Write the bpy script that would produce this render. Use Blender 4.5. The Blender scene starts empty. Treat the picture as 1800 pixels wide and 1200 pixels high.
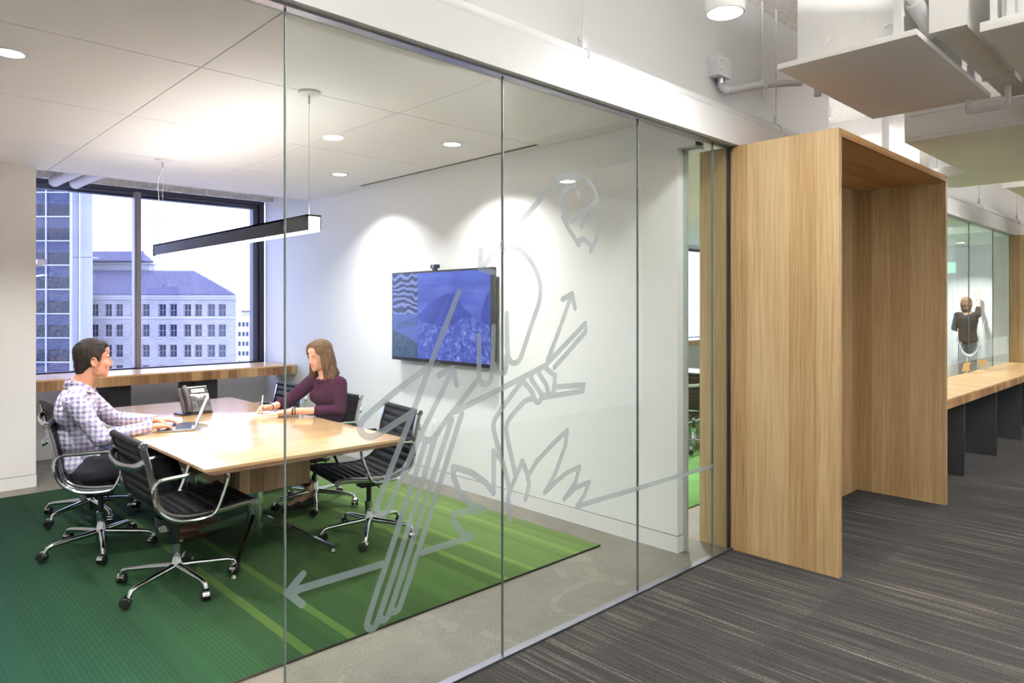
import bpy, bmesh, math, random
import numpy as np
from mathutils import Vector, Matrix
random.seed(7)
R = math.radians
SC = bpy.context.scene
COL = SC.collection

# ------------------------------------------------------------------ camera, sky, exposure
cam = bpy.data.cameras.new('camera'); CAM = bpy.data.objects.new('camera', cam); COL.objects.link(CAM)
cam.sensor_width = 36.0; cam.lens = 1222.0 / 1800 * 36
cam.shift_y = -61.0 / 1800
cam.clip_start = 0.05; cam.clip_end = 2000
CAM.location = (0, 0, 1.56)
CAM.rotation_euler = (R(90), 0, R(46.164 - 90))
SC.camera = CAM

W = bpy.data.worlds.new('sky'); SC.world = W; W.use_nodes = True
bg = W.node_tree.nodes['Background']
bg.inputs[0].default_value = (0.50, 0.585, 1.0, 1)
bg.inputs[1].default_value = 4.1

vs = SC.view_settings
vs.view_transform = 'Standard'; vs.look = 'None'; vs.gamma = 1.0; vs.use_curve_mapping = False
vs.exposure = 0.40
cy = SC.cycles
cy.use_denoising = True
cy.max_bounces = 12; cy.diffuse_bounces = 5; cy.glossy_bounces = 4; cy.transmission_bounces = 8; cy.transparent_max_bounces = 16
cy.caustics_reflective = False; cy.caustics_refractive = False
cy.sample_clamp_indirect = 6.0

LIGHT_WARM = (1.0, 0.985, 0.965)
def area_light(name, loc, power, size, color=LIGHT_WARM, rot=(0, 0, 0), shape='DISK', size_y=None, spread=180):
    l = bpy.data.lights.new(name, 'AREA'); l.energy = power; l.shape = shape; l.size = size
    if size_y: l.size_y = size_y
    l.color = color; l.spread = R(spread)
    o = bpy.data.objects.new(name, l); COL.objects.link(o); o.location = loc; o.rotation_euler = rot
    return o
# daylight guide at the two window openings (sampling portals, they add no light)
for x0, x1 in ((1.2, 3.8), (4.0, 16.2)):
    o = area_light('window_portal', ((x0 + x1) / 2, 8.5, 1.85), 1, x1 - x0, rot=(R(-90), 0, 0), shape='RECTANGLE', size_y=2.0)
    o.data.cycles.is_portal = True

# ------------------------------------------------------------------ helpers
def tag(o, label=None, cat=None, group=None, kind=None):
    if label: o['label'] = label
    if cat: o['category'] = cat
    if group: o['group'] = group
    if kind: o['kind'] = kind
    return o

def empty(name, loc=(0, 0, 0), rz=0.0, label=None, cat=None, group=None, kind=None, parent=None):
    o = bpy.data.objects.new(name, None); COL.objects.link(o)
    o.location = loc; o.rotation_euler = (0, 0, rz); o.empty_display_size = 0.1
    if parent: o.parent = parent
    return tag(o, label, cat, group, kind)

class MB:
    """collects geometry, builds ONE mesh object"""
    def __init__(s): s.v = []; s.f = []; s.m = []; s.mi = 0
    def add(s, vs, fs):
        n = len(s.v); s.v += [tuple(p) for p in vs]
        for f in fs: s.f.append(tuple(i + n for i in f)); s.m.append(s.mi)
        return s
    def box(s, x0, x1, y0, y1, z0, z1, M=None, ch=0.0):
        if x0 > x1: x0, x1 = x1, x0
        if y0 > y1: y0, y1 = y1, y0
        if z0 > z1: z0, z1 = z1, z0
        if ch <= 0:
            p = [(x, y, z) for z in (z0, z1) for y in (y0, y1) for x in (x0, x1)]
            f = [(0, 2, 3, 1), (4, 5, 7, 6), (0, 1, 5, 4), (2, 6, 7, 3), (0, 4, 6, 2), (1, 3, 7, 5)]
        else:
            b = bmesh.new(); bmesh.ops.create_cube(b, size=1)
            for q in b.verts: q.co = Vector(((x0 + x1) / 2 + q.co.x * (x1 - x0), (y0 + y1) / 2 + q.co.y * (y1 - y0), (z0 + z1) / 2 + q.co.z * (z1 - z0)))
            bmesh.ops.bevel(b, geom=b.edges[:], offset=ch, segments=2, affect='EDGES', profile=0.6)
            b.verts.index_update(); p = [q.co.copy() for q in b.verts]; f = [[q.index for q in k.verts] for k in b.faces]; b.free()
        if M: p = [M @ Vector(q) for q in p]
        return s.add(p, f)
    def tube(s, path, r, seg=10, closed=False, caps=True, flat=None):
        P = [Vector(p) for p in path]; n = len(P)
        rr = r if isinstance(r, (list, tuple)) else [r] * n
        T = []
        for i in range(n):
            a = P[(i - 1) % n] if (closed or i > 0) else P[i]
            b = P[(i + 1) % n] if (closed or i < n - 1) else P[i]
            t = (b - a); T.append(t.normalized() if t.length > 1e-9 else Vector((0, 0, 1)))
        up = Vector((0, 0, 1)) if abs(T[0].z) < 0.9 else Vector((1, 0, 0))
        N = (up - T[0] * up.dot(T[0])).normalized(); vs = []
        for i in range(n):
            N = (N - T[i] * N.dot(T[i])); N = N.normalized() if N.length > 1e-6 else Vector((1, 0, 0))
            B = T[i].cross(N)
            for k in range(seg):
                a = 2 * math.pi * k / seg
                c, d = math.cos(a) * rr[i], math.sin(a) * rr[i]
                if flat: c *= flat
                vs.append(P[i] + N * c + B * d)
        fs = []
        for i in range(n if closed else n - 1):
            j = (i + 1) % n
            for k in range(seg):
                l = (k + 1) % seg
                fs.append((i * seg + k, i * seg + l, j * seg + l, j * seg + k))
        if not closed and caps:
            fs.append(tuple(range(seg - 1, -1, -1))); fs.append(tuple((n - 1) * seg + k for k in range(seg)))
        return s.add(vs, fs)
    def cyl(s, p0, p1, r0, r1=None, seg=16): return s.tube([p0, p1], [r0, r0 if r1 is None else r1], seg)
    def lathe(s, prof, seg=20, M=None):
        vs = []; fs = []; n = len(prof)
        for r, z in prof:
            for k in range(seg):
                a = 2 * math.pi * k / seg; vs.append(Vector((max(r, 1e-4) * math.cos(a), max(r, 1e-4) * math.sin(a), z)))
        for i in range(n - 1):
            for k in range(seg):
                l = (k + 1) % seg; fs.append((i * seg + k, i * seg + l, (i + 1) * seg + l, (i + 1) * seg + k))
        fs.append(tuple(range(seg - 1, -1, -1))); fs.append(tuple((n - 1) * seg + k for k in range(seg)))
        if M: vs = [M @ q for q in vs]
        return s.add(vs, fs)
    def ell(s, c, r, M=None, u=16, w=10):
        c = Vector(c); vs = []; fs = []
        for i in range(1, w):
            t = math.pi * i / w
            for k in range(u):
                a = 2 * math.pi * k / u
                q = Vector((r[0] * math.sin(t) * math.cos(a), r[1] * math.sin(t) * math.sin(a), r[2] * math.cos(t)))
                vs.append(c + (M @ q if M else q))
        top = len(vs); q = Vector((0, 0, r[2])); vs.append(c + (M @ q if M else q)); q = -q; vs.append(c + (M @ q if M else q))
        for i in range(w - 2):
            for k in range(u):
                l = (k + 1) % u; fs.append((i * u + k, (i + 1) * u + k, (i + 1) * u + l, i * u + l))
        for k in range(u):
            l = (k + 1) % u; fs.append((top, k, l)); fs.append((top + 1, (w - 2) * u + l, (w - 2) * u + k))
        return s.add(vs, fs)
    def cap(s, p0, p1, r0, r1=None, seg=12):
        """capsule with round ends"""
        if r1 is None: r1 = r0
        p0 = Vector(p0); p1 = Vector(p1); d = (p1 - p0)
        d = d.normalized() if d.length > 1e-6 else Vector((0, 0, 1))
        path = []; rr = []
        for a in (85, 60, 30): path.append(p0 - d * r0 * math.sin(R(a))); rr.append(r0 * math.cos(R(a)))
        path += [p0, p1]; rr += [r0, r1]
        for a in (30, 60, 85): path.append(p1 + d * r1 * math.sin(R(a))); rr.append(r1 * math.cos(R(a)))
        return s.tube(path, rr, seg)
    def prism(s, poly, h0, h1, axis='z', M=None):
        """extrude polygon (2-D list) between h0 and h1 along axis"""
        n = len(poly)
        def P(a, b, h): return {'z': (a, b, h), 'y': (a, h, b), 'x': (h, a, b)}[axis]
        vs = [P(a, b, h0) for a, b in poly] + [P(a, b, h1) for a, b in poly]
        fs = [tuple(range(n - 1, -1, -1)), tuple(range(n, 2 * n))] + [(i, (i + 1) % n, n + (i + 1) % n, n + i) for i in range(n)]
        if M: vs = [M @ Vector(q) for q in vs]
        return s.add(vs, fs)
    def sweep(s, path, prof, closed=False):
        """path: 2-D (x,z) polyline at y offsets; prof: list of (dn, dy) closed section"""
        n = len(path); vs = []; fs = []; k = len(prof)
        for i in range(n):
            a = path[max(i - 1, 0)]; b = path[min(i + 1, n - 1)]
            t = Vector((b[0] - a[0], b[1] - a[1])); t.normalize(); nx, nz = -t[1], t[0]
            for dn, dy in prof: vs.append((path[i][0] + nx * dn, dy, path[i][1] + nz * dn))
        for i in range(n - 1):
            for j in range(k):
                l = (j + 1) % k; fs.append((i * k + j, (i + 1) * k + j, (i + 1) * k + l, i * k + l))
        fs.append(tuple(range(k))); fs.append(tuple((n - 1) * k + j for j in range(k - 1, -1, -1)))
        return s.add(vs, fs)
    def build(s, name, mat, parent=None, smooth=True, angle=38, loc=None, fix=True):
        me = bpy.data.meshes.new(name); me.from_pydata(s.v, [], s.f)
        if fix:
            b = bmesh.new(); b.from_mesh(me); bmesh.ops.recalc_face_normals(b, faces=b.faces[:]); b.to_mesh(me); b.free()
        mats = mat if isinstance(mat, (list, tuple)) else [mat]
        for k in mats: me.materials.append(k)
        if len(mats) > 1:
            for p, i in zip(me.polygons, s.m): p.material_index = i
        if smooth:
            me.shade_smooth(); me.set_sharp_from_angle(angle=R(angle))
        me.update()
        o = bpy.data.objects.new(name, me); COL.objects.link(o)
        if parent: o.parent = parent
        if loc: o.location = loc
        return o

def box_obj(name, mat, b, parent=None, ch=0.0, **k): return MB().box(*b, ch=ch).build(name, mat, parent, smooth=ch > 0, **k)
def struct(name, mb, mat, parent=None, smooth=False):
    o = mb.build(name, mat, parent, smooth=smooth)
    if not parent: o['kind'] = 'structure'
    return o
def copy_tree(o, parent=None):
    c = o.copy(); COL.objects.link(c); c.parent = parent
    for ch in KIDS.get(o.name, []) or [x for x in o.children]: copy_tree(ch, c)
    return c
KIDS = {}
def dup_mesh(o, loc, parent, rot=None):
    c = o.copy(); COL.objects.link(c); c.parent = parent; c.location = loc
    if rot is not None: c.rotation_euler = rot
    return c
def blob(name, mb, voxel, mat, parent=None, smooth=6, fac=0.5):
    """fuses overlapping closed shapes into one continuous surface"""
    o = mb.build(name, mat, None, smooth=False)
    m = o.modifiers.new('fuse', 'REMESH'); m.mode = 'VOXEL'; m.voxel_size = voxel; m.use_smooth_shade = True
    if smooth:
        s = o.modifiers.new('soft', 'SMOOTH'); s.factor = fac; s.iterations = smooth
    dg = bpy.context.evaluated_depsgraph_get(); dg.update()
    me = bpy.data.meshes.new_from_object(o.evaluated_get(dg))
    old = o.data; o.modifiers.clear(); o.data = me; bpy.data.meshes.remove(old); me.name = name
    me.shade_smooth()
    if not me.materials: me.materials.append(mat)
    if parent: o.parent = parent
    return o
def arc(cx, cz, r, a0, a1, n): return [(cx + r * math.cos(R(a0 + (a1 - a0) * i / n)), cz + r * math.sin(R(a0 + (a1 - a0) * i / n))) for i in range(n + 1)]
def smooth_path(P, n=6):
    """Catmull-Rom through points"""
    P = [Vector(p) for p in P]; out = []
    for i in range(len(P) - 1):
        a = P[i - 1] if i else P[0] * 2 - P[1]; b = P[i]; c = P[i + 1]; d = P[i + 2] if i + 2 < len(P) else P[-1] * 2 - P[-2]
        for k in range(n):
            t = k / n
            out.append(0.5 * ((2 * b) + (c - a) * t + (2 * a - 5 * b + 4 * c - d) * t * t + (3 * b - a - 3 * c + d) * t ** 3))
    out.append(P[-1]); return out

# ------------------------------------------------------------------ materials
def lin(r, g, b):
    f = lambda c: (c / 255 / 12.92) if c / 255 <= 0.04045 else ((c / 255 + 0.055) / 1.055) ** 2.4
    return (f(r), f(g), f(b), 1)
class NT:
    def __init__(s, name):
        s.mat = bpy.data.materials.new(name); s.mat.use_nodes = True; s.t = s.mat.node_tree
        s.b = s.t.nodes['Principled BSDF']; s.out = s.t.nodes['Material Output']
    def n(s, typ, _in=None, **props):
        x = s.t.nodes.new(typ)
        for k, v in props.items(): setattr(x, k, v)
        for k, v in (_in or {}).items(): s.set(x.inputs[k], v)
        return x
    def set(s, sock, v):
        if isinstance(v, bpy.types.NodeSocket): s.t.links.new(v, sock)
        elif isinstance(v, bpy.types.Node): s.t.links.new(v.outputs[0], sock)
        else: sock.default_value = v
    def math(s, op, a, b=0.0, c=0.0): return s.n('ShaderNodeMath', {0: a, 1: b, 2: c}, operation=op).outputs[0]
    def obj(s):
        x = s.n('ShaderNodeTexCoord').outputs['Object']; q = s.n('ShaderNodeSeparateXYZ', {0: x}); return x, q.outputs[0], q.outputs[1], q.outputs[2]
    def vec(s, x=0.0, y=0.0, z=0.0): return s.n('ShaderNodeCombineXYZ', {0: x, 1: y, 2: z}).outputs[0]
    def noise(s, v, scale=5.0, detail=3.0, rough=0.5, dist=0.0): return s.n('ShaderNodeTexNoise', {'Vector': v, 'Scale': scale, 'Detail': detail, 'Roughness': rough, 'Distortion': dist}).outputs[0]
    def wn(s, v): return s.n('ShaderNodeTexWhiteNoise', {'W': v}, noise_dimensions='1D').outputs['Value']
    def ramp(s, f, stops, interp='LINEAR'):
        r = s.n('ShaderNodeValToRGB', {0: f}); e = r.color_ramp.elements; r.color_ramp.interpolation = interp
        while len(e) < len(stops): e.new(0.5)
        for q, (p, c) in zip(e, stops): q.position = p; q.color = c
        return r.outputs[0]
    def mix(s, f, a, b, blend='MIX'):
        m = s.n('ShaderNodeMix', data_type='RGBA', blend_type=blend); s.set(m.inputs[0], f); s.set(m.inputs[6], a); s.set(m.inputs[7], b); return m.outputs[2]
    def base(s, c, rough=0.5, metal=0.0, spec=None, coat=None, coat_rough=None):
        s.set(s.b.inputs['Base Color'], c); s.set(s.b.inputs['Roughness'], rough); s.set(s.b.inputs['Metallic'], metal)
        if spec is not None: s.set(s.b.inputs['Specular IOR Level'], spec)
        if coat is not None: s.set(s.b.inputs['Coat Weight'], coat)
        if coat_rough is not None: s.set(s.b.inputs['Coat Roughness'], coat_rough)
        return s
    def bump(s, h, strength=0.3, dist=0.01):
        s.set(s.b.inputs['Normal'], s.n('ShaderNodeBump', {'Height': h, 'Strength': strength, 'Distance': dist}).outputs[0]); return s

def plain(name, rgb, rough=0.5, metal=0.0, spec=None, mott=0.04, scale=8.0, bump=0.0, bscale=200.0, coat=None):
    t = NT(name); v, x, y, z = t.obj()
    c = rgb if len(rgb) == 4 else lin(*rgb)
    if mott > 0:
        nz = t.noise(v, scale, 3); k = t.n('ShaderNodeMapRange', {0: nz, 1: 0.3, 2: 0.7, 3: 1 - mott, 4: 1 + mott}).outputs[0]
        hs = t.n('ShaderNodeHueSaturation', {'Value': k, 'Color': c}); col = hs.outputs[0]
    else: col = c
    t.base(col, rough, metal, spec, coat)
    if bump: t.bump(t.noise(v, bscale, 2), bump, 0.002)
    return t.mat

def wood(name, stops, along='z', plank=0.16, rough=0.38, tone=0.12, grain=60, coat=0.0, lines=0.35, u=None, spec=0.4):
    t = NT(name); v, x, y, z = t.obj()
    if along == 'z': w, uu = z, t.math('ADD', x, y)
    elif along == 'y': w, uu = y, t.math('ADD', x, z)
    else: w, uu = x, t.math('ADD', y, z)
    wob = t.math('MULTIPLY', t.noise(t.vec(uu, w, 0.0), 0.9, 2), 0.10)
    wid = t.math('ADD', uu, t.math('MULTIPLY', t.wn(t.math('FLOOR', t.math('DIVIDE', uu, plank * 1.7))), plank * 0.3))
    pid = t.math('FLOOR', t.math('DIVIDE', wid, plank)); rnd = t.wn(pid)
    off = t.math('MULTIPLY', rnd, 37.0)
    g1 = t.noise(t.vec(t.math('MULTIPLY', t.math('ADD', uu, wob), grain), t.math('MULTIPLY', w, 1.1), off), 1.0, 4, 0.6)
    g2 = t.noise(t.vec(t.math('MULTIPLY', uu, grain * 5), t.math('MULTIPLY', w, 3.0), off), 1.0, 2)
    g3 = t.noise(t.vec(t.math('MULTIPLY', uu, 4.0), t.math('MULTIPLY', w, 1.4), off), 1.0, 2)
    f = t.math('ADD', t.math('ADD', t.math('MULTIPLY', g1, 0.55), t.math('MULTIPLY', g2, lines)), t.math('MULTIPLY', g3, 0.22))
    f = t.math('ADD', t.math('SUBTRACT', f, 0.08), t.math('MULTIPLY', t.math('SUBTRACT', rnd, 0.5), tone * 2))
    f = t.n('ShaderNodeMapRange', {0: f, 1: 0.2, 2: 0.8}).outputs[0]
    col = t.ramp(f, stops)
    t.base(col, rough, 0.0, spec, coat, 0.12); t.bump(g2, 0.05, 0.001)
    return t.mat

def emis(name, rgb, strength):
    t = NT(name); t.base((0.8, 0.8, 0.8, 1), 0.5); t.set(t.b.inputs['Emission Color'], rgb); t.set(t.b.inputs['Emission Strength'], strength); return t.mat

def glass(name, tint, rough=0.0, boost=1.0, ior=1.5):
    t = NT(name); v, x, y, z = t.obj()
    back = t.n('ShaderNodeNewGeometry').outputs['Backfacing']
    fr = t.n('ShaderNodeFresnel', {'IOR': t.math('ADD', ior, t.math('MULTIPLY', back, 1.0 / ior - ior))}).outputs[0]
    if boost != 1.0: fr = t.math('MULTIPLY', fr, boost)
    tr = t.n('ShaderNodeBsdfTransparent', {'Color': tint}); gl = t.n('ShaderNodeBsdfGlossy', {'Color': (1, 1, 1, 1), 'Roughness': rough})
    mx = t.n('ShaderNodeMixShader', {0: fr, 1: tr.outputs[0], 2: gl.outputs[0]}); t.set(t.out.inputs[0], mx.outputs[0]); return t.mat

def film(name, rgb, through=0.3, rough=0.6):
    t = NT(name)
    d = t.n('ShaderNodeBsdfDiffuse', {'Color': rgb}); tl = t.n('ShaderNodeBsdfTranslucent', {'Color': rgb}); tr = t.n('ShaderNodeBsdfTransparent', {'Color': (1, 1, 1, 1)})
    a = t.n('ShaderNodeMixShader', {0: 0.4, 1: d.outputs[0], 2: tl.outputs[0]}); b = t.n('ShaderNodeMixShader', {0: through, 1: a.outputs[0], 2: tr.outputs[0]})
    t.set(t.out.inputs[0], b.outputs[0]); return t.mat

M = {}
M['wall'] = plain('white_paint', (240, 240, 239), 0.6, mott=0.006, scale=2)
M['wall_warm'] = plain('white_paint_warm', (234, 231, 227), 0.6, mott=0.006, scale=2)
M['ceil'] = plain('ceiling_paint', (248, 247, 245), 0.7, mott=0.008, scale=2)
M['gap'] = plain('joint_shadow', (70, 70, 72), 0.8, mott=0)
M['deckgrey'] = plain('grey_white_paint', (216, 216, 217), 0.55, mott=0.01, scale=2)
M['duct'] = plain('painted_duct', (228, 226, 223), 0.5, mott=0.012, scale=3)
M['rough'] = plain('fireproofing', (238, 236, 232), 0.9, mott=0.12, scale=30, bump=0.9, bscale=60)
M['chrome'] = plain('chrome', (205, 207, 210), 0.10, 1.0, mott=0)
M['alu'] = plain('polished_aluminium', (188, 188, 190), 0.2, 1.0, mott=0.02)
M['steel'] = plain('brushed_track', (170, 170, 182), 0.35, 1.0, mott=0.02)
M['black'] = plain('black_plastic', (22, 22, 24), 0.4, mott=0.03)
M['blackmetal'] = plain('black_metal', (19, 18, 23), 0.45, mott=0.03)
M['leather'] = plain('black_leather', (15, 14, 16), 0.5, spec=0.22, mott=0.08, scale=40, bump=0.15, bscale=320)
M['rubber'] = plain('rubber', (16, 16, 17), 0.45, mott=0)
M['frame'] = plain('window_aluminium', (66, 66, 76), 0.35, 0.4, mott=0.02)
M['mullion'] = plain('mullion_aluminium', (158, 152, 154), 0.35, 0.15, mott=0.02)
M['white'] = plain('white_plastic', (234, 234, 233), 0.4, mott=0)
M['whitepipe'] = plain('white_pipe_paint', (216, 216, 217), 0.45, mott=0.01)
M['paper'] = plain('paper', (240, 240, 240), 0.8, mott=0.01)
M['greymetal'] = plain('door_frame_metal', (176, 186, 187), 0.4, 0.1, mott=0.01)
M['glass'] = glass('partition_glass', (0.938, 0.962, 0.95, 1), boost=0.5)
M['winglass'] = glass('window_glass', (0.95, 0.96, 0.98, 1))
M['joint'] = plain('glass_joint', (112, 122, 120), 0.25, 0.3, mott=0)
M['film'] = film('frosted_film', lin(152, 162, 168), 0.40)
M['film_white'] = film('white_film', lin(236, 238, 238), 0.15)
M['film_tan'] = film('tan_film', lin(205, 170, 110), 0.1)
M['portal'] = wood('elm_veneer', [(0.0, lin(96, 71, 45)), (0.35, lin(140, 111, 74)), (0.65, lin(165, 137, 97)), (1.0, lin(187, 163, 125))], 'z', 0.15, 0.4, 0.11, 80, lines=0.62)
M['binding'] = plain('rug_binding', (40, 34, 24), 0.9, mott=0)
M['portal_top'] = wood('elm_veneer_top', [(0.0, lin(128, 84, 46)), (0.4, lin(176, 129, 80)), (0.7, lin(202, 158, 106)), (1.0, lin(220, 182, 134))], 'x', 0.2, 0.4, 0.12, 55)
M['table'] = wood('ash_veneer', [(0.0, lin(176, 134, 88)), (0.4, lin(206, 166, 118)), (0.7, lin(222, 187, 142)), (1.0, lin(232, 204, 164))], 'x', 0.3, 0.22, 0.05, 60, coat=1.0, spec=0.6)
M['table_edge'] = wood('walnut_edge', [(0.0, lin(88, 66, 50)), (0.5, lin(122, 94, 72)), (1.0, lin(150, 120, 94))], 'x', 0.3, 0.4, 0.05, 60)
M['box'] = wood('zebrano_veneer', [(0.0, lin(92, 66, 48)), (0.35, lin(144, 112, 86)), (0.65, lin(176, 142, 112)), (1.0, lin(200, 170, 140))], 'z', 0.09, 0.42, 0.16, 90, lines=0.5)
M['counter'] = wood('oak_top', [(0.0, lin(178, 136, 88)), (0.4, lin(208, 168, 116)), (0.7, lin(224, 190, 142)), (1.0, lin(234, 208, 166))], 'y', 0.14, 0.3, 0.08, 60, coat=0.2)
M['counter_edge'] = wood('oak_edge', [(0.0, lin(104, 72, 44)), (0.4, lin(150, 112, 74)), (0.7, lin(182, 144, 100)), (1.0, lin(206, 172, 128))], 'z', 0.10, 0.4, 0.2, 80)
M['lamp'] = emis('lamp_glow', (1.0, 0.97, 0.93, 1), 9.0)
M['lamp_strip'] = emis('lamp_strip_glow', (1.0, 0.96, 0.90, 1), 6.0)
M['exit'] = emis('exit_green', (0.35, 1.0, 0.6, 1), 2.2)
M['skin'] = plain('skin', (200, 142, 116), 0.45, mott=0.05, scale=18, spec=0.35)
M['skin_f'] = plain('skin_fair', (216, 164, 140), 0.45, mott=0.05, scale=18, spec=0.35)
M['lips'] = plain('lips', (188, 106, 92), 0.4, mott=0.02)
M['eye'] = plain('eye_white', (222, 218, 212), 0.25, mott=0)
M['iris'] = plain('iris', (48, 36, 30), 0.2, mott=0)
M['navy'] = plain('navy_cloth', (24, 25, 36), 0.85, mott=0.1, scale=30, bump=0.2, bscale=400)
M['black_cloth'] = plain('black_cloth', (20, 20, 26), 0.85, mott=0.1, scale=30)
M['plum'] = plain('plum_knit', (58, 20, 46), 0.95, spec=0.15, mott=0.12, scale=24, bump=0.08, bscale=420)
M['shoe'] = plain('brown_leather', (86, 62, 48), 0.5, mott=0.1, scale=20)
M['sock'] = plain('purple_sock', (80, 62, 110), 0.9, mott=0.1)

def hair_mat(name, a, b):
    t = NT(name); v, x, y, z = t.obj()
    g = t.noise(t.vec(t.math('MULTIPLY', x, 90.0), t.math('MULTIPLY', y, 90.0), t.math('MULTIPLY', z, 9.0)), 1.0, 3)
    t.base(t.ramp(g, [(0.3, lin(*a)), (0.7, lin(*b))]), 0.62, 0, 0.22); t.bump(g, 0.8, 0.008); return t.mat
M['hair_dark'] = hair_mat('dark_hair', (22, 17, 15), (52, 42, 38))
M['hair_brown'] = hair_mat('brown_hair', (62, 42, 28), (128, 94, 66))
M['hair_ash'] = hair_mat('ash_brown_hair', (70, 52, 40), (130, 102, 80))

def shirt_mat():
    t = NT('plaid_shirt'); v, x, y, z = t.obj()
    dx, dy = math.cos(R(-20)), math.sin(R(-20))
    p = t.math('ADD', t.math('MULTIPLY', x, dx), t.math('MULTIPLY', y, dy))
    wv = t.math('MULTIPLY', t.noise(v, 9.0, 2), 0.02)
    def stripe(c, per):
        fr = t.math('FRACT', t.math('DIVIDE', t.math('ADD', c, wv), per)); return t.math('LESS_THAN', fr, 0.48)
    s1 = stripe(p, 0.030); s2 = stripe(z, 0.030); q = t.math('ADD', s1, s2)
    col = t.ramp(t.math('DIVIDE', q, 2.0), [(0.0, lin(216, 213, 220)), (0.5, lin(180, 175, 202)), (1.0, lin(136, 129, 170))])
    t.base(col, 0.85); t.bump(t.noise(v, 10.0, 3, 0.55, 1.0), 0.75, 0.045); return t.mat
M['shirt'] = shirt_mat()

def rug_mat():
    t = NT('ombre_rug'); v, x, y, z = t.obj()
    f = t.n('ShaderNodeMapRange', {0: x, 1: -1.2, 2: 3.6}).outputs[0]
    col = t.ramp(f, [(0.0, lin(24, 60, 70)), (0.25, lin(28, 64, 60)), (0.42, lin(36, 72, 52)), (0.60, lin(56, 86, 50)), (0.78, lin(90, 120, 66)), (1.0, lin(148, 176, 108))])
    # woven bands of two widths along the length of the rug
    b1 = t.wn(t.math('FLOOR', t.math('DIVIDE', t.math('ADD', x, 3.0), 0.31)))
    b2 = t.wn(t.math('FLOOR', t.math('DIVIDE', t.math('ADD', x, 5.0), 0.107)))
    val = t.math('ADD', 0.44, t.math('ADD', t.math('MULTIPLY', b1, 0.10), t.math('MULTIPLY', b2, 0.14)))
    col = t.n('ShaderNodeHueSaturation', {'Value': val, 'Color': col}).outputs[0]
    def band(x0, x1): return t.math('MULTIPLY', t.math('GREATER_THAN', x, x0), t.math('LESS_THAN', x, x1))
    acc = band(1.475, 1.525)
    for q in ((1.70, 1.745), (2.69, 2.74), (2.92, 2.955), (3.3, 3.36)): acc = t.math('ADD', acc, band(*q))
    plainb = t.math('ADD', band(1.03, 1.14), t.math('ADD', band(0.50, 0.60), band(2.30, 2.48)))
    col = t.mix(t.math('MULTIPLY', acc, 0.17), col, lin(132, 158, 70))
    plainb = t.math('ADD', plainb, acc)
    row = t.math('FRACT', t.math('DIVIDE', x, 0.021)); dot = t.math('FRACT', t.math('DIVIDE', y, 0.024))
    lines = t.math('LESS_THAN', row, 0.42)
    lined = t.math('SUBTRACT', 1.0, t.math('MINIMUM', plainb, 1.0))
    heavy = t.math('MULTIPLY', t.math('LESS_THAN', x, 1.03), 0.22)
    k = t.math('MULTIPLY', t.math('MULTIPLY', lines, lined), t.math('ADD', 0.44, t.math('MULTIPLY', t.math('GREATER_THAN', dot, 0.4), 0.45)))
    col = t.mix(t.math('MULTIPLY', k, t.math('ADD', 0.55, heavy)), col, t.mix(0.72, col, (0.004, 0.012, 0.008, 1)))
    sp = t.noise(v, 260.0, 2); col = t.n('ShaderNodeHueSaturation', {'Value': t.n('ShaderNodeMapRange', {0: sp, 1: 0.25, 2: 0.75, 3: 0.78, 4: 1.22}).outputs[0], 'Color': col}).outputs[0]
    t.base(col, 0.95, 0, 0.1); h = t.math('ADD', t.math('MULTIPLY', sp, 0.5), t.math('MULTIPLY', k, -0.8)); t.bump(h, 0.5, 0.006); return t.mat
M['rug'] = rug_mat()
def rug2_mat():
    t = NT('green_rug'); v, x, y, z = t.obj()
    b2 = t.wn(t.math('FLOOR', t.math('DIVIDE', t.math('ADD', x, 5.0), 0.21)))
    col = t.n('ShaderNodeHueSaturation', {'Value': t.math('ADD', 0.75, t.math('MULTIPLY', b2, 0.5)), 'Color': lin(78, 116, 64)}).outputs[0]
    t.base(col, 0.95, 0, 0.1); t.bump(t.noise(v, 260.0, 2), 0.4, 0.005); return t.mat
M['rug2'] = rug2_mat()

def carpet_mat():
    t = NT('striped_carpet'); v, x, y, z = t.obj()
    a = t.noise(t.vec(t.math('MULTIPLY', x, 17.0), t.math('MULTIPLY', y, 0.55), 0.0), 1.0, 3, 0.6)
    b = t.noise(t.vec(t.math('MULTIPLY', x, 62.0), t.math('MULTIPLY', y, 1.3), 3.0), 1.0, 3, 0.6)
    c = t.noise(t.vec(t.math('MULTIPLY', x, 130.0), t.math('MULTIPLY', y, 110.0), 5.0), 1.0, 2)
    tile = t.wn(t.math('ADD', t.math('FLOOR', t.math('DIVIDE', x, 0.5)), t.math('MULTIPLY', t.math('FLOOR', t.math('DIVIDE', y, 0.5)), 17.0)))
    f = t.math('ADD', t.math('ADD', t.math('MULTIPLY', a, 0.38), t.math('MULTIPLY', b, 0.62)), t.math('ADD', t.math('MULTIPLY', t.math('SUBTRACT', c, 0.5), 0.32), t.math('MULTIPLY', t.math('SUBTRACT', tile, 0.5), 0.05)))
    f = t.math('ADD', 0.5, t.math('MULTIPLY', t.math('SUBTRACT', f, 0.5), 2.0))
    col = t.ramp(f, [(0.15, lin(6, 6, 6)), (0.42, lin(12, 11, 11)), (0.58, lin(26, 24, 23)), (0.75, lin(56, 53, 49)), (0.95, lin(96, 91, 84))])
    t.base(col, 0.95, 0, 0.1); t.bump(t.math('ADD', t.math('MULTIPLY', c, 0.6), t.math('MULTIPLY', b, 0.6)), 0.5, 0.006); return t.mat
M['carpet'] = carpet_mat()
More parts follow.
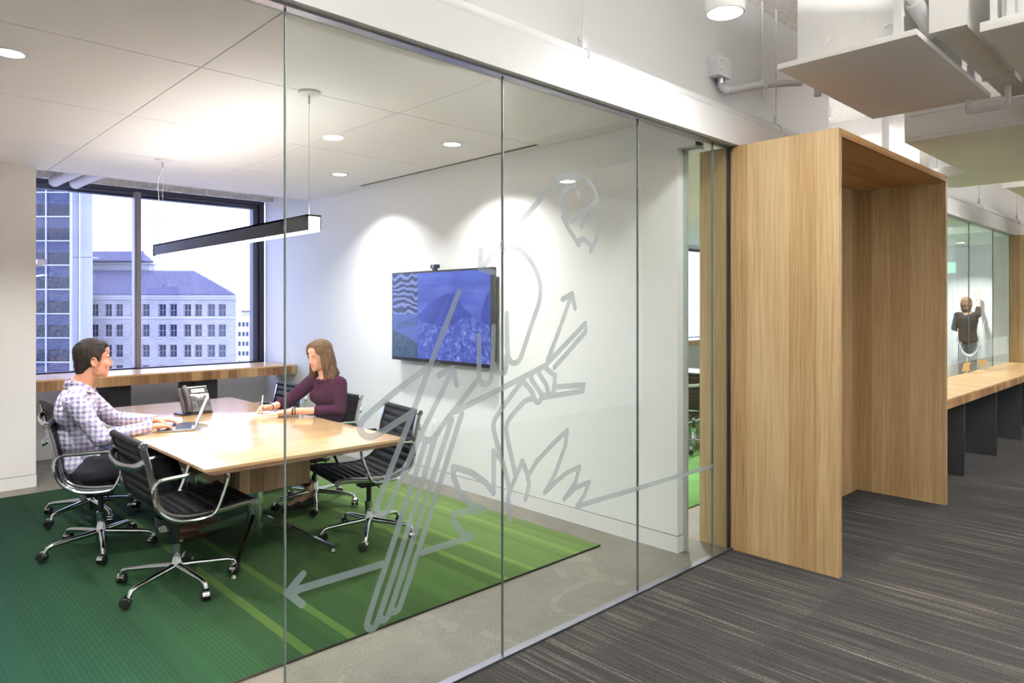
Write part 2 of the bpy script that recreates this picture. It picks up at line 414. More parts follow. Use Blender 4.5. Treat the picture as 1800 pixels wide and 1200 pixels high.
def concrete_mat():
    t = NT('concrete_floor'); v, x, y, z = t.obj()
    a = t.noise(v, 1.7, 5, 0.6); b = t.noise(v, 130.0, 3, 0.75); c = t.noise(v, 6.0, 4, 0.6, 0.8)
    f = t.math('ADD', t.math('MULTIPLY', a, 0.3), t.math('ADD', t.math('MULTIPLY', b, 0.62), t.math('MULTIPLY', c, 0.12)))
    col = t.ramp(f, [(0.36, lin(76, 72, 65)), (0.5, lin(112, 106, 96)), (0.64, lin(144, 138, 127))])
    ve = t.n('ShaderNodeTexVoronoi', {'Vector': v, 'Scale': 1.1}, feature='DISTANCE_TO_EDGE').outputs[0]
    cr = t.math('MULTIPLY', t.math('LESS_THAN', t.math('ADD', ve, t.math('MULTIPLY', t.math('SUBTRACT', c, 0.5), 0.3)), 0.0004), 0.10)
    col = t.mix(cr, col, lin(205, 198, 185))
    t.base(col, t.n('ShaderNodeMapRange', {0: a, 1: 0.3, 2: 0.7, 3: 0.32, 4: 0.55}).outputs[0], 0, 0.4); t.bump(b, 0.08, 0.002); return t.mat
M['concrete'] = concrete_mat()

# ------------------------------------------------------------------ setting
GY = 2.262            # plane of the glass partition
CZ = 2.77             # room ceiling
struct('floor', MB().box(-1.4, 16.6, 2.262, 8.7, -0.12, 0.0), M['concrete'])
struct('floor_corridor', MB().box(-4.0, 19.1, -2.4, 2.258, -0.12, 0.0), M['carpet'])
struct('trim_floor_track', MB().box(-1.4, 4.12, 2.238, 2.278, -0.02, 0.012), M['steel'])
struct('trim_floor_track.001', MB().box(6.3, 12.1, 2.238, 2.278, -0.02, 0.012), M['steel'])

# suspended ceiling of square panels with narrow dark joints
def panel_ceiling(name, xs, ys, z, holes=()):
    root = struct(name, MB().box(xs[0], xs[-1], ys[0], ys[-1], z + 0.03, z + 0.06), M['gap'])
    g = 0.0035
    for i in range(len(xs) - 1):
        for j in range(len(ys) - 1):
            box_obj('ceiling_panel', M['ceil'], (xs[i] + g, xs[i + 1] - g, ys[j] + g, ys[j + 1] - g, z, z + 0.028), root)
    return root
panel_ceiling('ceiling', [-1.2, 0.10, 1.30, 2.50, 3.70, 3.80], [2.315, 3.625, 4.845, 6.07, 7.30], CZ)
panel_ceiling('ceiling_next_room', [3.875, 5.15, 6.35, 7.55, 8.75, 9.95, 11.15, 12.35, 13.55, 14.75, 16.25], [2.315, 3.625, 4.845, 6.07, 7.30], CZ)
struct('trim_ceiling_edge', MB().box(-1.2, 16.25, 7.296, 7.312, 2.765, 2.80), M['white'])
struct('ceiling_deck', MB().box(-4.1, 19.2, -2.4, 2.46, 3.68, 3.9), M['rough'])
struct('ceiling_void', MB().box(-1.4, 16.6, 2.46, 8.7, 3.4, 3.6), M['rough'])
# walls
struct('wall_television', MB().box(3.805, 3.87, 2.45, 8.43, 0.0, 3.4), M['wall'])
struct('wall_television_transom', MB().box(3.805, 3.87, 2.316, 2.45, 2.565, 2.77), M['wall'])
struct('baseboard_television', MB().box(3.800, 3.805, 2.452, 8.43, 0.0, 0.105).box(3.80, 3.87, 2.445, 2.45, 0.0, 0.105), M['white'])
struct('trim_baseboard_reveal', MB().box(3.8025, 3.805, 2.448, 8.43, 0.105, 0.1085).box(3.8025, 3.87, 2.4475, 2.45, 0.105, 0.1085), M['gap'])
struct('wall_column', MB().box(-1.4, 1.2, 7.22, 8.43, 0.0, 3.4), M['wall_warm'])
struct('baseboard_column', MB().box(-1.2, 1.203, 7.215, 7.22, 0.0, 0.105), M['white'])
struct('trim_baseboard_reveal.001', MB().box(-1.2, 1.2025, 7.2175, 7.22, 0.105, 0.1085), M['gap'])
struct('wall_side', MB().box(-1.4, -1.2, 2.2, 7.3, 0.0, 3.4), M['wall_warm'])
struct('wall_window', MB().box(1.2, 3.805, 8.43, 8.62, -0.1, 0.845), M['wall'])
struct('baseboard_window', MB().box(1.2, 3.79, 8.415, 8.43, 0.0, 0.105), M['white'])
struct('wall_next_window', MB().box(3.87, 16.25, 8.43, 8.62, -0.1, 0.845).box(3.87, 16.25, 8.43, 8.62, 2.86, 3.4), M['wall'])
struct('wall_far_room', MB().box(16.25, 16.4, 2.27, 8.62, 0.0, 3.4), M['wall'])
# ragged fireproofed beam over the window
bm_ = MB(); nx, nz = 90, 9
for k in range(nx + 1):
    for l in range(nz + 1):
        e = 0.012 * random.random() + (0.02 * random.random() if l == 0 else 0)
        bm_.v.append((1.0 + 2.85 * k / nx, 8.22 - e, 2.835 + 0.565 * l / nz + (0.014 * random.random() if l == 0 else 0)))
for k in range(nx):
    for l in range(nz):
        a = k * (nz + 1) + l; bm_.f.append((a, a + nz + 1, a + nz + 2, a + 1)); bm_.m.append(0)
bm_.box(1.0, 3.8, 8.225, 8.62, 2.87, 3.4)
struct('wall_window_beam', bm_, M['rough'])

# header over the glass, with the bulkhead rising behind it
struct('wall_front_header', MB().box(-1.2, 19.1, 2.2, 2.315, 2.592, 2.775), M['deckgrey'])
struct('wall_front_bulkhead', MB().box(-1.2, 5.9, 2.35, 2.46, 2.775, 3.68), M['deckgrey'])
struct('wall_front_bulkhead.001', MB().box(7.2, 19.1, 2.35, 2.46, 2.775, 3.68), M['deckgrey'])
struct('trim_bulkhead_recess', MB().box(5.84, 7.26, 2.9, 2.95, 2.775, 3.68).box(5.84, 5.93, 2.352, 2.92, 2.775, 3.68).box(7.17, 7.26, 2.352, 2.92, 2.775, 3.68), M['wall_warm'])
struct('trim_head_track', MB().box(-1.2, 4.12, 2.240, 2.284, 2.584, 2.594), M['steel'])
struct('trim_head_track.001', MB().box(6.3, 12.1, 2.240, 2.284, 2.584, 2.594), M['steel'])

# frameless glass panes
wg = empty('wall_glass', (0, 0, 0), kind='structure')
def panes(xs, root):
    for a, b in zip(xs[:-1], xs[1:]):
        box_obj('glass_pane', M['glass'], (a + 0.003, b - 0.003, 2.257, 2.267, 0.008, 2.588), root)
    for a in xs[1:-1]:
        box_obj('pane_joint', M['joint'], (a - 0.0022, a + 0.0022, 2.256, 2.268, 0.012, 2.586), root)
panes([1.09, 2.113, 3.122, 3.905, 4.108], wg)
box_obj('pane_edge', M['joint'], (1.0890, 1.0930, 2.2565, 2.2675, 0.012, 2.586), wg)
box_obj('edge_channel', M['blackmetal'], (4.1055, 4.1115, 2.25, 2.275, 0.012, 2.586), wg)
wg2 = empty('wall_glass_far', (0, 0, 0), kind='structure')
panes([6.345, 8.28, 9.915, 11.12, 12.1], wg2)

# doorway trim between the two rooms, at the end of the television wall
struct('trim_door_frame', MB().box(3.871, 3.893, 2.425, 2.47, 0.0, 2.62).box(3.871, 3.893, 2.32, 2.425, 2.555, 2.62), M['greymetal'])
struct('trim_door_closer_plate', MB().box(3.80, 3.893, 2.316, 2.319, 2.545, 2.586), M['greymetal'])

# window looking out over the city
win = empty('window_1', (0, 0, 0), kind='structure')
MB().box(1.19, 3.80, 8.445, 8.52, 2.83, 2.885).box(3.745, 3.80, 8.445, 8.52, 0.86, 2.83).box(1.19, 3.80, 8.445, 8.52, 0.845, 0.885).build('window_frame', M['frame'], win, smooth=False)
MB().box(3.68, 3.745, 8.50, 8.60, 0.86, 2.83).box(1.19, 3.745, 8.50, 8.60, 2.78, 2.83).build('reveal', M['frame'], win, smooth=False)
MB().box(2.312, 2.378, 8.43, 8.53, 0.885, 2.83).box(2.333, 2.357, 8.415, 8.43, 0.885, 2.83).build('mullion', M['mullion'], win, smooth=False)
for a, b in ((1.19, 2.312), (2.378, 3.745)): box_obj('window_pane', M['winglass'], (a, b, 8.478, 8.486, 0.885, 2.83), win)
win2 = empty('window_2', (0, 0, 0), kind='structure')
MB().box(3.87, 16.25, 8.445, 8.52, 2.80, 2.86).box(3.87, 16.25, 8.445, 8.52, 0.845, 0.885).build('window_frame', M['frame'], win2, smooth=False)
for k in range(1, 10): box_obj('mullion', M['mullion'], (3.935 + 1.344 * k - 0.03, 3.935 + 1.344 * k + 0.03, 8.44, 8.53, 0.885, 2.80), win2)
for k in range(9): box_obj('window_pane', M['winglass'], (3.965 + 1.344 * k, 5.249 + 1.344 * k, 8.478, 8.486, 0.885, 2.80), win2)

# outer shell of the corridor, out of frame
struct('wall_corridor_back', MB().box(-4.0, 19.2, -2.4, -2.2, 0, 3.7), M['wall'])
struct('wall_corridor_end', MB().box(19.0, 19.2, -2.4, 2.5, 0, 3.7), M['wall'])
struct('wall_corridor_near', MB().box(-4.2, -4.0, -2.4, 2.5, 0, 3.7), M['wall'])
struct('wall_corridor_side', MB().box(-4.0, -1.2, 2.262, 2.46, 0, 3.7), M['wall'])
struct('wall_corridor_far', MB().box(12.12, 19.1, 2.27, 2.46, 0, 2.59), M['wall'])

# rugs
rug = box_obj('rug', M['rug'], (-1.1, 3.549, 2.872, 6.93, 0.0, 0.011), ch=0.003)
MB().box(-1.104, 3.553, 2.868, 2.8718, 0.0005, 0.010).box(3.5492, 3.553, 2.8718, 6.93, 0.0005, 0.010).box(-1.104, 3.553, 6.9302, 6.934, 0.0005, 0.010).build('edge_binding', M['binding'], rug, smooth=False)
tag(rug, 'wide rug shading from teal to lime green under the meeting table', 'rug')
rug2 = box_obj('rug', M['rug2'], (4.45, 15.8, 2.925, 6.9, 0.0, 0.011), ch=0.003)
tag(rug2, 'green rug in the room beyond the doorway gap', 'rug')

# ------------------------------------------------------------------ meeting table
def meeting_table(loc, label, near_detail=True):
    t = empty('meeting_table', loc, 0, label, 'table')
    # local: x -0.61..0.61, y 0..2.73
    MB().box(-0.61, 0.61, 0, 2.73, 0.722, 0.74, ch=0.002).build('tabletop', M['table'], t)
    MB().prism([(-0.609, 0.7215), (0.609, 0.7215), (0.57, 0.702), (-0.57, 0.702)], 0.001, 2.729, 'y').build('edge_band', M['table_edge'], t, smooth=False)
    MB().box(-0.226, 0.226, 0.5, 2.23, 0.437, 0.7015).build('cable_trough', M['box'], t, smooth=False)
    for y0, s in ((0.80, -1), (1.95, 1)):
        prof = [(0.045 * math.cos(a) * (1 + 0.12 * math.cos(4 * a)), 0.06 * math.sin(a) * (1 + 0.12 * math.cos(4 * a))) for a in [2 * math.pi * k / 40 for k in range(40)]]
        MB().prism([(x, y0 + y) for x, y in prof], 0.065, 0.436).build('pedestal', M['chrome'], t)
        for sx in (-1, 1):
            for sy in (-1, 1):
                dx, dy = sx * 0.32, sy * 0.44; L = math.hypot(dx, dy); ang = math.atan2(dy, dx)
                Mx = Matrix.Translation((0, y0, 0)) @ Matrix.Rotation(ang, 4, 'Z')
                f = MB().prism([(0.03, 0.235), (0.03, 0.175), (L, 0.030), (L, 0.046)], -0.011, 0.011, 'y', Mx).build('foot', M['chrome'], t, smooth=False)
                MB().cyl((dx * 0.985, y0 + dy * 0.985, 0.0115), (dx * 0.985, y0 + dy * 0.985, 0.030), 0.015, 0.008).build('glide', M['alu'], f)
    return t
meeting_table((1.92, 3.60, 0), 'long pale wood meeting table with a chrome pedestal, under the black pendant')

# ------------------------------------------------------------------ ribbed swivel chair
PROF = [(-0.245, 0.845), (-0.232, 0.79), (-0.216, 0.725), (-0.202, 0.66), (-0.19, 0.60), (-0.176, 0.548), (-0.15, 0.505), (-0.11, 0.476), (-0.06, 0.459), (0.0, 0.450), (0.08, 0.449), (0.16, 0.454), (0.24, 0.463), (0.318, 0.465)]
def dense(P, step=0.005):
    Q = smooth_path([(a, b, 0) for a, b in P], 12); out = [Q[0]]; acc = 0
    for a, b in zip(Q[:-1], Q[1:]):
        d = (b - a).length; t = step - acc
        while t <= d: out.append(a + (b - a) * (t / d)); t += step
        acc = d - (t - step)
    return [(p.x, p.y) for p in out]
DP = dense(PROF)
SPLIT = next(i for i, p in enumerate(DP) if p[0] > -0.125 and p[1] < 0.6)
def pad(pts, w, name, parent, pitch=0.052):
    n = len(pts); T = MB(); ny = 9; vs = []
    for side in (1, -1):
        for i, p in enumerate(pts):
            a = pts[max(i - 1, 0)]; b = pts[min(i + 1, n - 1)]; t = Vector((b[0] - a[0], b[1] - a[1])).normalized(); nx, nz = -t[1], t[0]
            h = 0.004 + 0.0125 * abs(math.sin(math.pi * i * 0.005 / pitch)) ** 0.55
            for j in range(ny):
                y = -w + 2 * w * j / (ny - 1); k = h * (0.55 if j in (0, ny - 1) else 1.0)
                vs.append((p[0] + nx * k * side, y, p[1] + nz * k * side))
    fs = []; o = n * ny
    for i in range(n - 1):
        for j in range(ny - 1):
            a = i * ny + j; fs.append((a, a + 1, a + ny + 1, a + ny)); fs.append((o + a, o + a + ny, o + a + ny + 1, o + a + 1))
        for j in (0, ny - 1):
            a = i * ny + j; fs.append((a, a + ny, o + a + ny, o + a))
    for i in (0, n - 1):
        for j in range(ny - 1): a = i * ny + j; fs.append((a, a + 1, o + a + 1, o + a))
    T.add(vs, fs); return T.build(name, M['leather'], parent, angle=60)
def make_chair(name='swivel_chair'):
    t = empty(name)
    pad(DP[3:SPLIT], 0.243, 'backrest', t); pad(DP[SPLIT:-3], 0.243, 'seat', t)
    for (x, z), nm in ((PROF[0], 'top_roll'), (PROF[-1], 'front_roll')):
        r = MB().cyl((x, -0.262, z), (x, 0.262, z), 0.019, seg=16).build(nm, M['leather'], t)
        for s in (-1, 1):
            MB().lathe([(0.0215, 0), (0.0215, 0.009), (0.0185, 0.013), (0.0155, 0.009), (0.0095, 0.009), (0.0075, 0.012), (0.001, 0.0125)], 18, Matrix.Translation((x, s * 0.262, z)) @ Matrix.Rotation(R(-90 * s), 4, 'X')).build('end_cap', M['alu'], r)
    for s in (-1, 1):
        MB().sweep(DP[2:-2:2], [(-0.015, s * 0.247), (-0.015, s * 0.268), (-0.006, s * 0.272), (0.010, s * 0.272), (0.015, s * 0.266), (0.015, s * 0.247)]).build('side_rail', M['alu'], t)
        y = s * 0.284
        P = smooth_path([(-0.199, y, 0.575), (-0.200, y, 0.625), (-0.180, y, 0.660), (-0.13, y, 0.668), (0.0, y, 0.672), (0.12, y, 0.670), (0.165, y, 0.655), (0.168, y, 0.615), (0.140, y, 0.53), (0.112, y, 0.465), (0.085, y, 0.440), (0.02, y, 0.432), (-0.07, y, 0.440), (-0.125, y, 0.462), (-0.168, y, 0.498), (-0.19, y, 0.535)], 5)
        MB().tube(P, 0.0105, 8, closed=True).build('armrest', M['chrome'], t)
    # curved stretcher behind the back, and one below the seat
    MB().tube(smooth_path([(-0.236, -0.262, 0.765), (-0.275, -0.20, 0.735), (-0.290, 0, 0.722), (-0.275, 0.20, 0.735), (-0.236, 0.262, 0.765)], 6), 0.013, 8, flat=1.5).build('back_stretcher', M['alu'], t)
    MB().tube(smooth_path([(-0.02, -0.25, 0.432), (0.0, -0.15, 0.405), (0.0, 0.15, 0.405), (-0.02, 0.25, 0.432)], 6), 0.014, 8).build('seat_stretcher', M['black'], t)
    m = MB().box(-0.10, 0.075, -0.05, 0.05, 0.345, 0.402, ch=0.01);
    m.tube([(0.06, -0.05, 0.385), (0.06, -0.19, 0.375)], 0.006, 8)
    m.tube([(0.0, 0.05, 0.385), (0.0, 0.17, 0.37)], 0.006, 8)
    tm = m.build('tilt_mechanism', M['black'], t)
    MB().cyl((-0.09, -0.062, 0.352), (-0.09, -0.05, 0.352), 0.020, seg=16).build('tension_knob', M['alu'], tm)
    MB().cyl((0, 0, 0.24), (0, 0, 0.35), 0.017).build('gas_lift', M['black'], t)
    MB().lathe([(0.020, 0.055), (0.029, 0.058), (0.030, 0.10), (0.034, 0.115), (0.034, 0.13), (0.027, 0.145), (0.024, 0.20), (0.027, 0.203), (0.027, 0.245), (0.018, 0.248)], 20).build('column', M['chrome'], t)
    for k in range(5):
        Mx = Matrix.Rotation(R(-9 + 72 * k), 4, 'Z')
        P = [Mx @ Vector(q) for q in ((0.02, 0, 0.120), (0.16, 0, 0.108), (0.265, 0, 0.098), (0.297, 0, 0.088), (0.308, 0, 0.066), (0.312, 0, 0.048))]
        leg = MB().tube(P, [0.019, 0.0165, 0.0135, 0.0135, 0.0115, 0.013], 10).build('base_leg', M['chrome'], t)
        a = 40 + 97 * k
        Mc = Matrix.Translation(Mx @ Vector((0.312, 0, 0))) @ Matrix.Rotation(R(a), 4, 'Z') @ Matrix.Translation((-0.014, 0, 0.0395))
        w = MB()
        for s in (-1, 1): w.lathe([(0.006, -0.010), (0.024, -0.010), (0.028, -0.006), (0.028, 0.006), (0.024, 0.010), (0.006, 0.010)], 18, Mc @ Matrix.Translation((0, s * 0.0135, 0)) @ Matrix.Rotation(R(90), 4, 'X'))
        c = w.build('caster', M['rubber'], t)
        h = MB(); pts = arc(0, 0, 0.0315, 20, 175, 8)
        vs = [Mc @ Vector((x, yy, z)) for yy in (-0.016, 0.016) for x, z in pts]; n = len(pts)
        h.add(vs, [(i, i + 1, n + i + 1, n + i) for i in range(n - 1)]); h.build('caster_hood', M['chrome'], c, fix=False)
    return t
chair0 = make_chair()
KIDSRC = list(chair0.children_recursive)
def place_chair(i, x, y, deg, label, group='black ribbed swivel chairs'):
    o = chair0 if i == 0 else copy_tree(chair0)
    o.location = (x, y, 0.0115); o.rotation_euler = (0, 0, R(deg)); tag(o, label, 'chair', group); return o
place_chair(0, 1.325, 4.06, 0, 'empty black ribbed swivel chair tucked at the table corner nearest the checked-shirt man')
place_chair(1, 1.18, 5.017, -20, 'black ribbed swivel chair the checked-shirt man sits in')
place_chair(2, 1.31, 5.87, 2, 'black ribbed swivel chair hidden behind the checked-shirt man')
place_chair(3, 2.548, 4.045, 171, 'empty black ribbed swivel chair below the wall television')
place_chair(4, 2.64, 4.96, 180, 'black ribbed swivel chair the woman in plum sits in')
place_chair(5, 2.65, 5.87, 180, 'empty ribbed swivel chair beyond the woman, by the window counter')
place_chair(6, 6.62, 4.06, 0, 'black ribbed swivel chair seen through the doorway gap beside the wood portal')
place_chair(7, 8.52, 4.95, 180, 'black ribbed swivel chair across the table in the next room')
t2 = copy_tree(bpy.data.objects['meeting_table'])
t2.location = (7.55, 3.6, 0); tag(t2, 'pale wood meeting table in the next room, through the doorway gap', 'table')

# ------------------------------------------------------------------ window counter
c = empty('window_counter', (0, 0, 0), 0, 'thick wood counter on black supports along the city window', 'counter')
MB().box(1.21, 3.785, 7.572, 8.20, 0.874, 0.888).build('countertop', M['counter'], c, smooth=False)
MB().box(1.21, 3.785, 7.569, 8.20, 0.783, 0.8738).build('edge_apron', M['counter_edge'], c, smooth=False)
for a, b in ((1.867, 2.068), (2.678, 2.921)): box_obj('support_panel', M['blackmetal'], (a, b, 7.66, 8.15, 0.0, 0.7825), c)
c2 = empty('window_counter', (0, 0, 0), 0, 'wood counter under the window of the next room', 'counter')
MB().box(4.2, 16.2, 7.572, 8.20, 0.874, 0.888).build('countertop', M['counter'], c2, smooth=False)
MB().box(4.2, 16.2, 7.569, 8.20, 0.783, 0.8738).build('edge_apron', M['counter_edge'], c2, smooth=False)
for k in range(4): box_obj('support_panel', M['blackmetal'], (5.0 + 2 * k, 5.2 + 2 * k, 7.66, 8.15, 0.0, 0.7825), c2)

# ------------------------------------------------------------------ wood portal in the corridor
def portal(loc, label, back=0.90):
    p = empty('wood_portal', loc, 0, label, 'portal')
    MB().box(0, 0.045, 0, back, 0, 2.59).build('side_panel', M['portal'], p, smooth=False)
    MB().box(2.125, 2.17, 0, 0.682, 0, 2.59).build('side_panel', M['portal'], p, smooth=False)
    MB().box(0.0455, 2.1245, 0, 0.682, 2.5455, 2.59).build('top_panel', M['portal_top'], p, smooth=False)
    b = MB().box(0.0455, 2.1245, 0.66, 0.68, 0.0, 2.545).build('back_panel', M['portal'], p, smooth=False)
    MB().box(0.052, 0.064, 0.635, 0.66, 1.35, 1.65, ch=0.003).build('pull_handle', M['black'], b)
    return p
portal((4.118, 1.58, 0), 'tall honey wood portal alcove standing on the striped carpet')
p2 = portal((12.13, 1.58, 0), 'far wood portal panel at the end of the bar counter', 0.682)

# bar counter on black slab legs
b = empty('bar_counter', (0, 0, 0), 0, 'pale wood bar counter on black slab legs beside the glass wall', 'counter')
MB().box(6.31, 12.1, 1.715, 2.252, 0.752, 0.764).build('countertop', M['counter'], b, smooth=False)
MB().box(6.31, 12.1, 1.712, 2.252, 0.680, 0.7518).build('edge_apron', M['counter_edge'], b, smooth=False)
for k in range(4): box_obj('leg', M['blackmetal'], (7.44 + 1.24 * k, 7.47 + 1.24 * k, 1.735, 2.235, 0.0, 0.6795), b)

# ------------------------------------------------------------------ television
tv = empty('wall_television', (3.715, 4.80, 1.473), 0, 'wall mounted flat television showing a blue landscape collage', 'television')
tv.name = 'flat_television'
MB().box(0.0, 0.05, -0.70, 0.70, -0.405, 0.405, ch=0.004).build('casing', M['black'], tv)
MB().box(0.05, 0.0895, -0.45, 0.45, -0.25, 0.25).build('wall_bracket', M['blackmetal'], tv, smooth=False)
def screen_mat(name, kind):
    t = NT(name); v, x, y, z = t.obj()
    if kind == 'sky': col = t.ramp(t.noise(t.vec(0.0, t.math('MULTIPLY', y, 1.5), t.math('MULTIPLY', z, 6.0)), 1.6, 4), [(0.3, lin(44, 66, 176)), (0.7, lin(88, 110, 214))])
    elif kind == 'rock': col = t.ramp(t.noise(v, 7.0, 4), [(0.3, lin(22, 40, 138)), (0.7, lin(46, 72, 186))])
    elif kind == 'foam': col = t.ramp(t.noise(v, 16.0, 6, 0.7, 1.2), [(0.32, lin(22, 38, 132)), (0.52, lin(62, 84, 190)), (0.7, lin(150, 166, 232))])
    elif kind == 'dune': col = t.ramp(t.n('ShaderNodeTexWave', {'Vector': v, 'Scale': 5.5, 'Distortion': 9.0, 'Detail': 2.0, 'Detail Scale': 0.9}, bands_direction='Z').outputs[0], [(0.2, lin(18, 28, 80)), (0.6, lin(84, 96, 160)), (0.9, lin(124, 136, 196))])
    elif kind == 'meadow': col = t.ramp(t.noise(v, 22.0, 4), [(0.3, lin(14, 34, 66)), (0.6, lin(42, 78, 110)), (0.8, lin(74, 120, 140))])
    else: col = lin(72, 92, 178)
    t.base((0, 0, 0, 1), 0.25); t.set(t.b.inputs['Emission Color'], col); t.set(t.b.inputs['Emission Strength'], 0.85); return t.mat
sc = MB().box(-0.0006, 0.0002, -0.683, 0.683, -0.375, 0.388).build('screen', screen_mat('screen_sky', 'sky'), tv, smooth=False)
def scr(name, poly, kind, d):
    return MB().prism(poly, -0.0008 - d, -0.0007 - d, 'x').build(name, screen_mat('screen_' + kind, kind), sc, smooth=False)
# y runs away from the camera: +y is the far end of the screen
scr('picture', [(0.29, 0.02), (0.22, 0.045), (0.15, 0.10), (0.02, 0.155), (-0.13, 0.20), (-0.235, 0.205), (-0.285, 0.17), (-0.33, 0.09), (-0.42, 0.04), (-0.48, 0.0), (-0.48, -0.14), (0.29, -0.14)], 'rock', 0)
scr('picture', [(-0.683, 0.22), (-0.63, 0.17), (-0.57, 0.02), (-0.57, -0.1), (-0.683, -0.1)], 'rock', 0)
scr('picture', [(0.29, -0.03), (0.15, -0.06), (-0.05, -0.085), (-0.22, -0.07), (-0.30, -0.02), (-0.36, 0.0), (-0.45, -0.01), (-0.47, 0.05), (-0.49, 0.06), (-0.53, 0.0), (-0.60, -0.05), (-0.683, -0.06), (-0.683, -0.374), (0.29, -0.374)], 'foam', 0.0002)
scr('picture', [(0.683, 0.388), (0.292, 0.388), (0.292, 0.02), (0.683, 0.02)], 'dune', 0.0004)
scr('picture', [(0.683, 0.018), (0.292, 0.018), (0.292, -0.374), (0.683, -0.374)], 'pale', 0.0004)
scr('picture', [(0.683, -0.13), (0.5, -0.17), (0.292, -0.24), (0.292, -0.374), (0.683, -0.374)], 'meadow', 0.0005)
q = MB()
for k in range(9):
    y0 = 0.62 - k * 0.037; q.prism([(y0, -0.13 + 0.006 * k), (y0 - 0.012, -0.13 + 0.006 * k), (y0 - 0.028, -0.065 + 0.008 * k), (y0 - 0.010, -0.065 + 0.008 * k)], -0.0016, -0.0014, 'x')
q.build('picture', screen_mat('screen_meadow2', 'meadow'), sc, smooth=False)
MB().box(-0.002, 0.0, -0.03, 0.03, -0.397, -0.392).build('brand_strip', M['steel'], tv, smooth=False)
wc = empty('webcam', (3.74, 4.87, 1.8785), 0, 'small black webcam clipped on top of the television', 'camera')
MB().box(-0.02, 0.02, -0.045, 0.045, 0.018, 0.052, ch=0.006).build('body', M['black'], wc)
MB().cyl((-0.021, 0, 0.035), (-0.026, 0, 0.035), 0.013).build('lens', M['chrome'], wc)
MB().box(-0.015, 0.012, -0.02, 0.02, 0.0, 0.018).build('clip', M['black'], wc, smooth=False)
ot = empty('wall_outlet', (3.8045, 4.95, 0.49), 0, 'white wall outlet plate low on the television wall', 'outlet')
MB().box(-0.006, 0, -0.036, 0.036, -0.058, 0.058, ch=0.002).build('plate', M['white'], ot)
for s in (-1, 1): MB().box(-0.008, -0.006, -0.017, 0.017, s * 0.025 - 0.014, s * 0.025 + 0.014).build('socket', M['paper'], ot, smooth=False)

# ------------------------------------------------------------------ things on the table
TZ = 0.7405
lp = empty('laptop', (1.669, 4.767, TZ), R(-20), 'silver laptop open under the typing man\'s hands', 'laptop')
# local: hinge along +y at x=0, keyboard toward -x
MB().box(-0.225, 0.0, 0.0, 0.31, 0.002, 0.014, ch=0.003).build('body', M['alu'], lp)
kb = MB().box(-0.118, -0.018, 0.022, 0.288, 0.0138, 0.0144).build('keyboard', M['black'], lp, smooth=False)
ks = MB()
for r_ in range(5):
    for q in range(13): ks.box(-0.116 + 0.0195 * r_, -0.099 + 0.0195 * r_, 0.025 + 0.0202 * q, 0.0425 + 0.0202 * q, 0.0143, 0.0156)
o = ks.build('key', plain('key_black', (30, 30, 34), 0.5, mott=0), kb, smooth=False); o['kind'] = 'stuff'
MB().box(-0.205, -0.135, 0.105, 0.205, 0.0139, 0.0143).build('trackpad', M['steel'], lp, smooth=False)
Ms = Matrix.Translation((0.0, 0, 0.010)) @ Matrix.Rotation(R(22), 4, 'Y')
MB().box(0.0, 0.006, 0.0, 0.31, 0.0, 0.215, M=Ms).build('lid', M['alu'], lp, smooth=False)
MB().box(-0.0012, 0.0, 0.006, 0.304, 0.012, 0.208, M=Ms).build('screen', emis('laptop_screen', (0.30, 0.34, 0.45, 1), 0.6), lp, smooth=False)

ph = empty('desk_phone', (1.945, 5.57, TZ), R(8), 'dark grey desk phone with handset beside the laptop', 'phone')
MB().box(-0.13, 0.10, -0.10, 0.06, 0.0, 0.012, ch=0.004).build('base', M['black'], ph)
MB().prism([(-0.045, 0.01), (0.05, 0.19), (0.075, 0.19), (0.075, 0.10), (0.02, 0.01)], -0.055, 0.055, 'x').build('stand', M['black'], ph, smooth=False)
greyp = plain('phone_grey', (74, 70, 72), 0.45, mott=0.02)
Mp = Matrix.Translation((0, -0.055, 0.012)) @ Matrix.Rotation(R(-28), 4, 'X')
MB().box(-0.105, 0.115, -0.012, 0.018, 0.0, 0.205, M=Mp, ch=0.0).build('face_panel', greyp, ph, smooth=False)
MB().box(-0.035, 0.112, -0.0135, -0.012, 0.145, 0.2, M=Mp).build('display_bezel', M['black'], ph, smooth=False)
MB().box(-0.015, 0.09, -0.0145, -0.0135, 0.155, 0.185, M=Mp).build('display', plain('lcd', (150, 158, 140), 0.3, mott=0), ph, smooth=False)
MB().prism([(-0.035, 0.142), (0.112, 0.142), (0.112, 0.132), (0.07, 0.126), (0.055, 0.108), (0.025, 0.108), (0.010, 0.126), (-0.035, 0.132)], -0.0145, -0.012, 'y', Mp).build('silver_trim', M['alu'], ph, smooth=False)
MB().lathe([(0.013, 0), (0.013, 0.003), (0.009, 0.004)], 16, Mp @ Matrix.Translation((0.04, -0.0145, 0.122)) @ Matrix.Rotation(R(90), 4, 'X')).build('navigation_ring', M['chrome'], ph)
MB().box(-0.035, 0.112, -0.0150, -0.012, 0.2, 0.2055, M=Mp).build('silver_trim', M['alu'], ph, smooth=False)
for r_ in range(4):
    for q in range(3): MB().box(0.012 + 0.021 * q, 0.027 + 0.021 * q, -0.015, -0.012, 0.022 + 0.018 * r_, 0.034 + 0.018 * r_, M=Mp).build('button', M['black'], ph, smooth=False)
for (x, z) in ((-0.02, 0.098), (-0.002, 0.094), (0.085, 0.094), (0.1, 0.098), (-0.012, 0.055), (-0.012, 0.04), (0.095, 0.06), (0.095, 0.045)):
    MB().box(x - 0.007, x + 0.007, -0.015, -0.012, z - 0.005, z + 0.005, M=Mp).build('button', M['black'], ph, smooth=False)
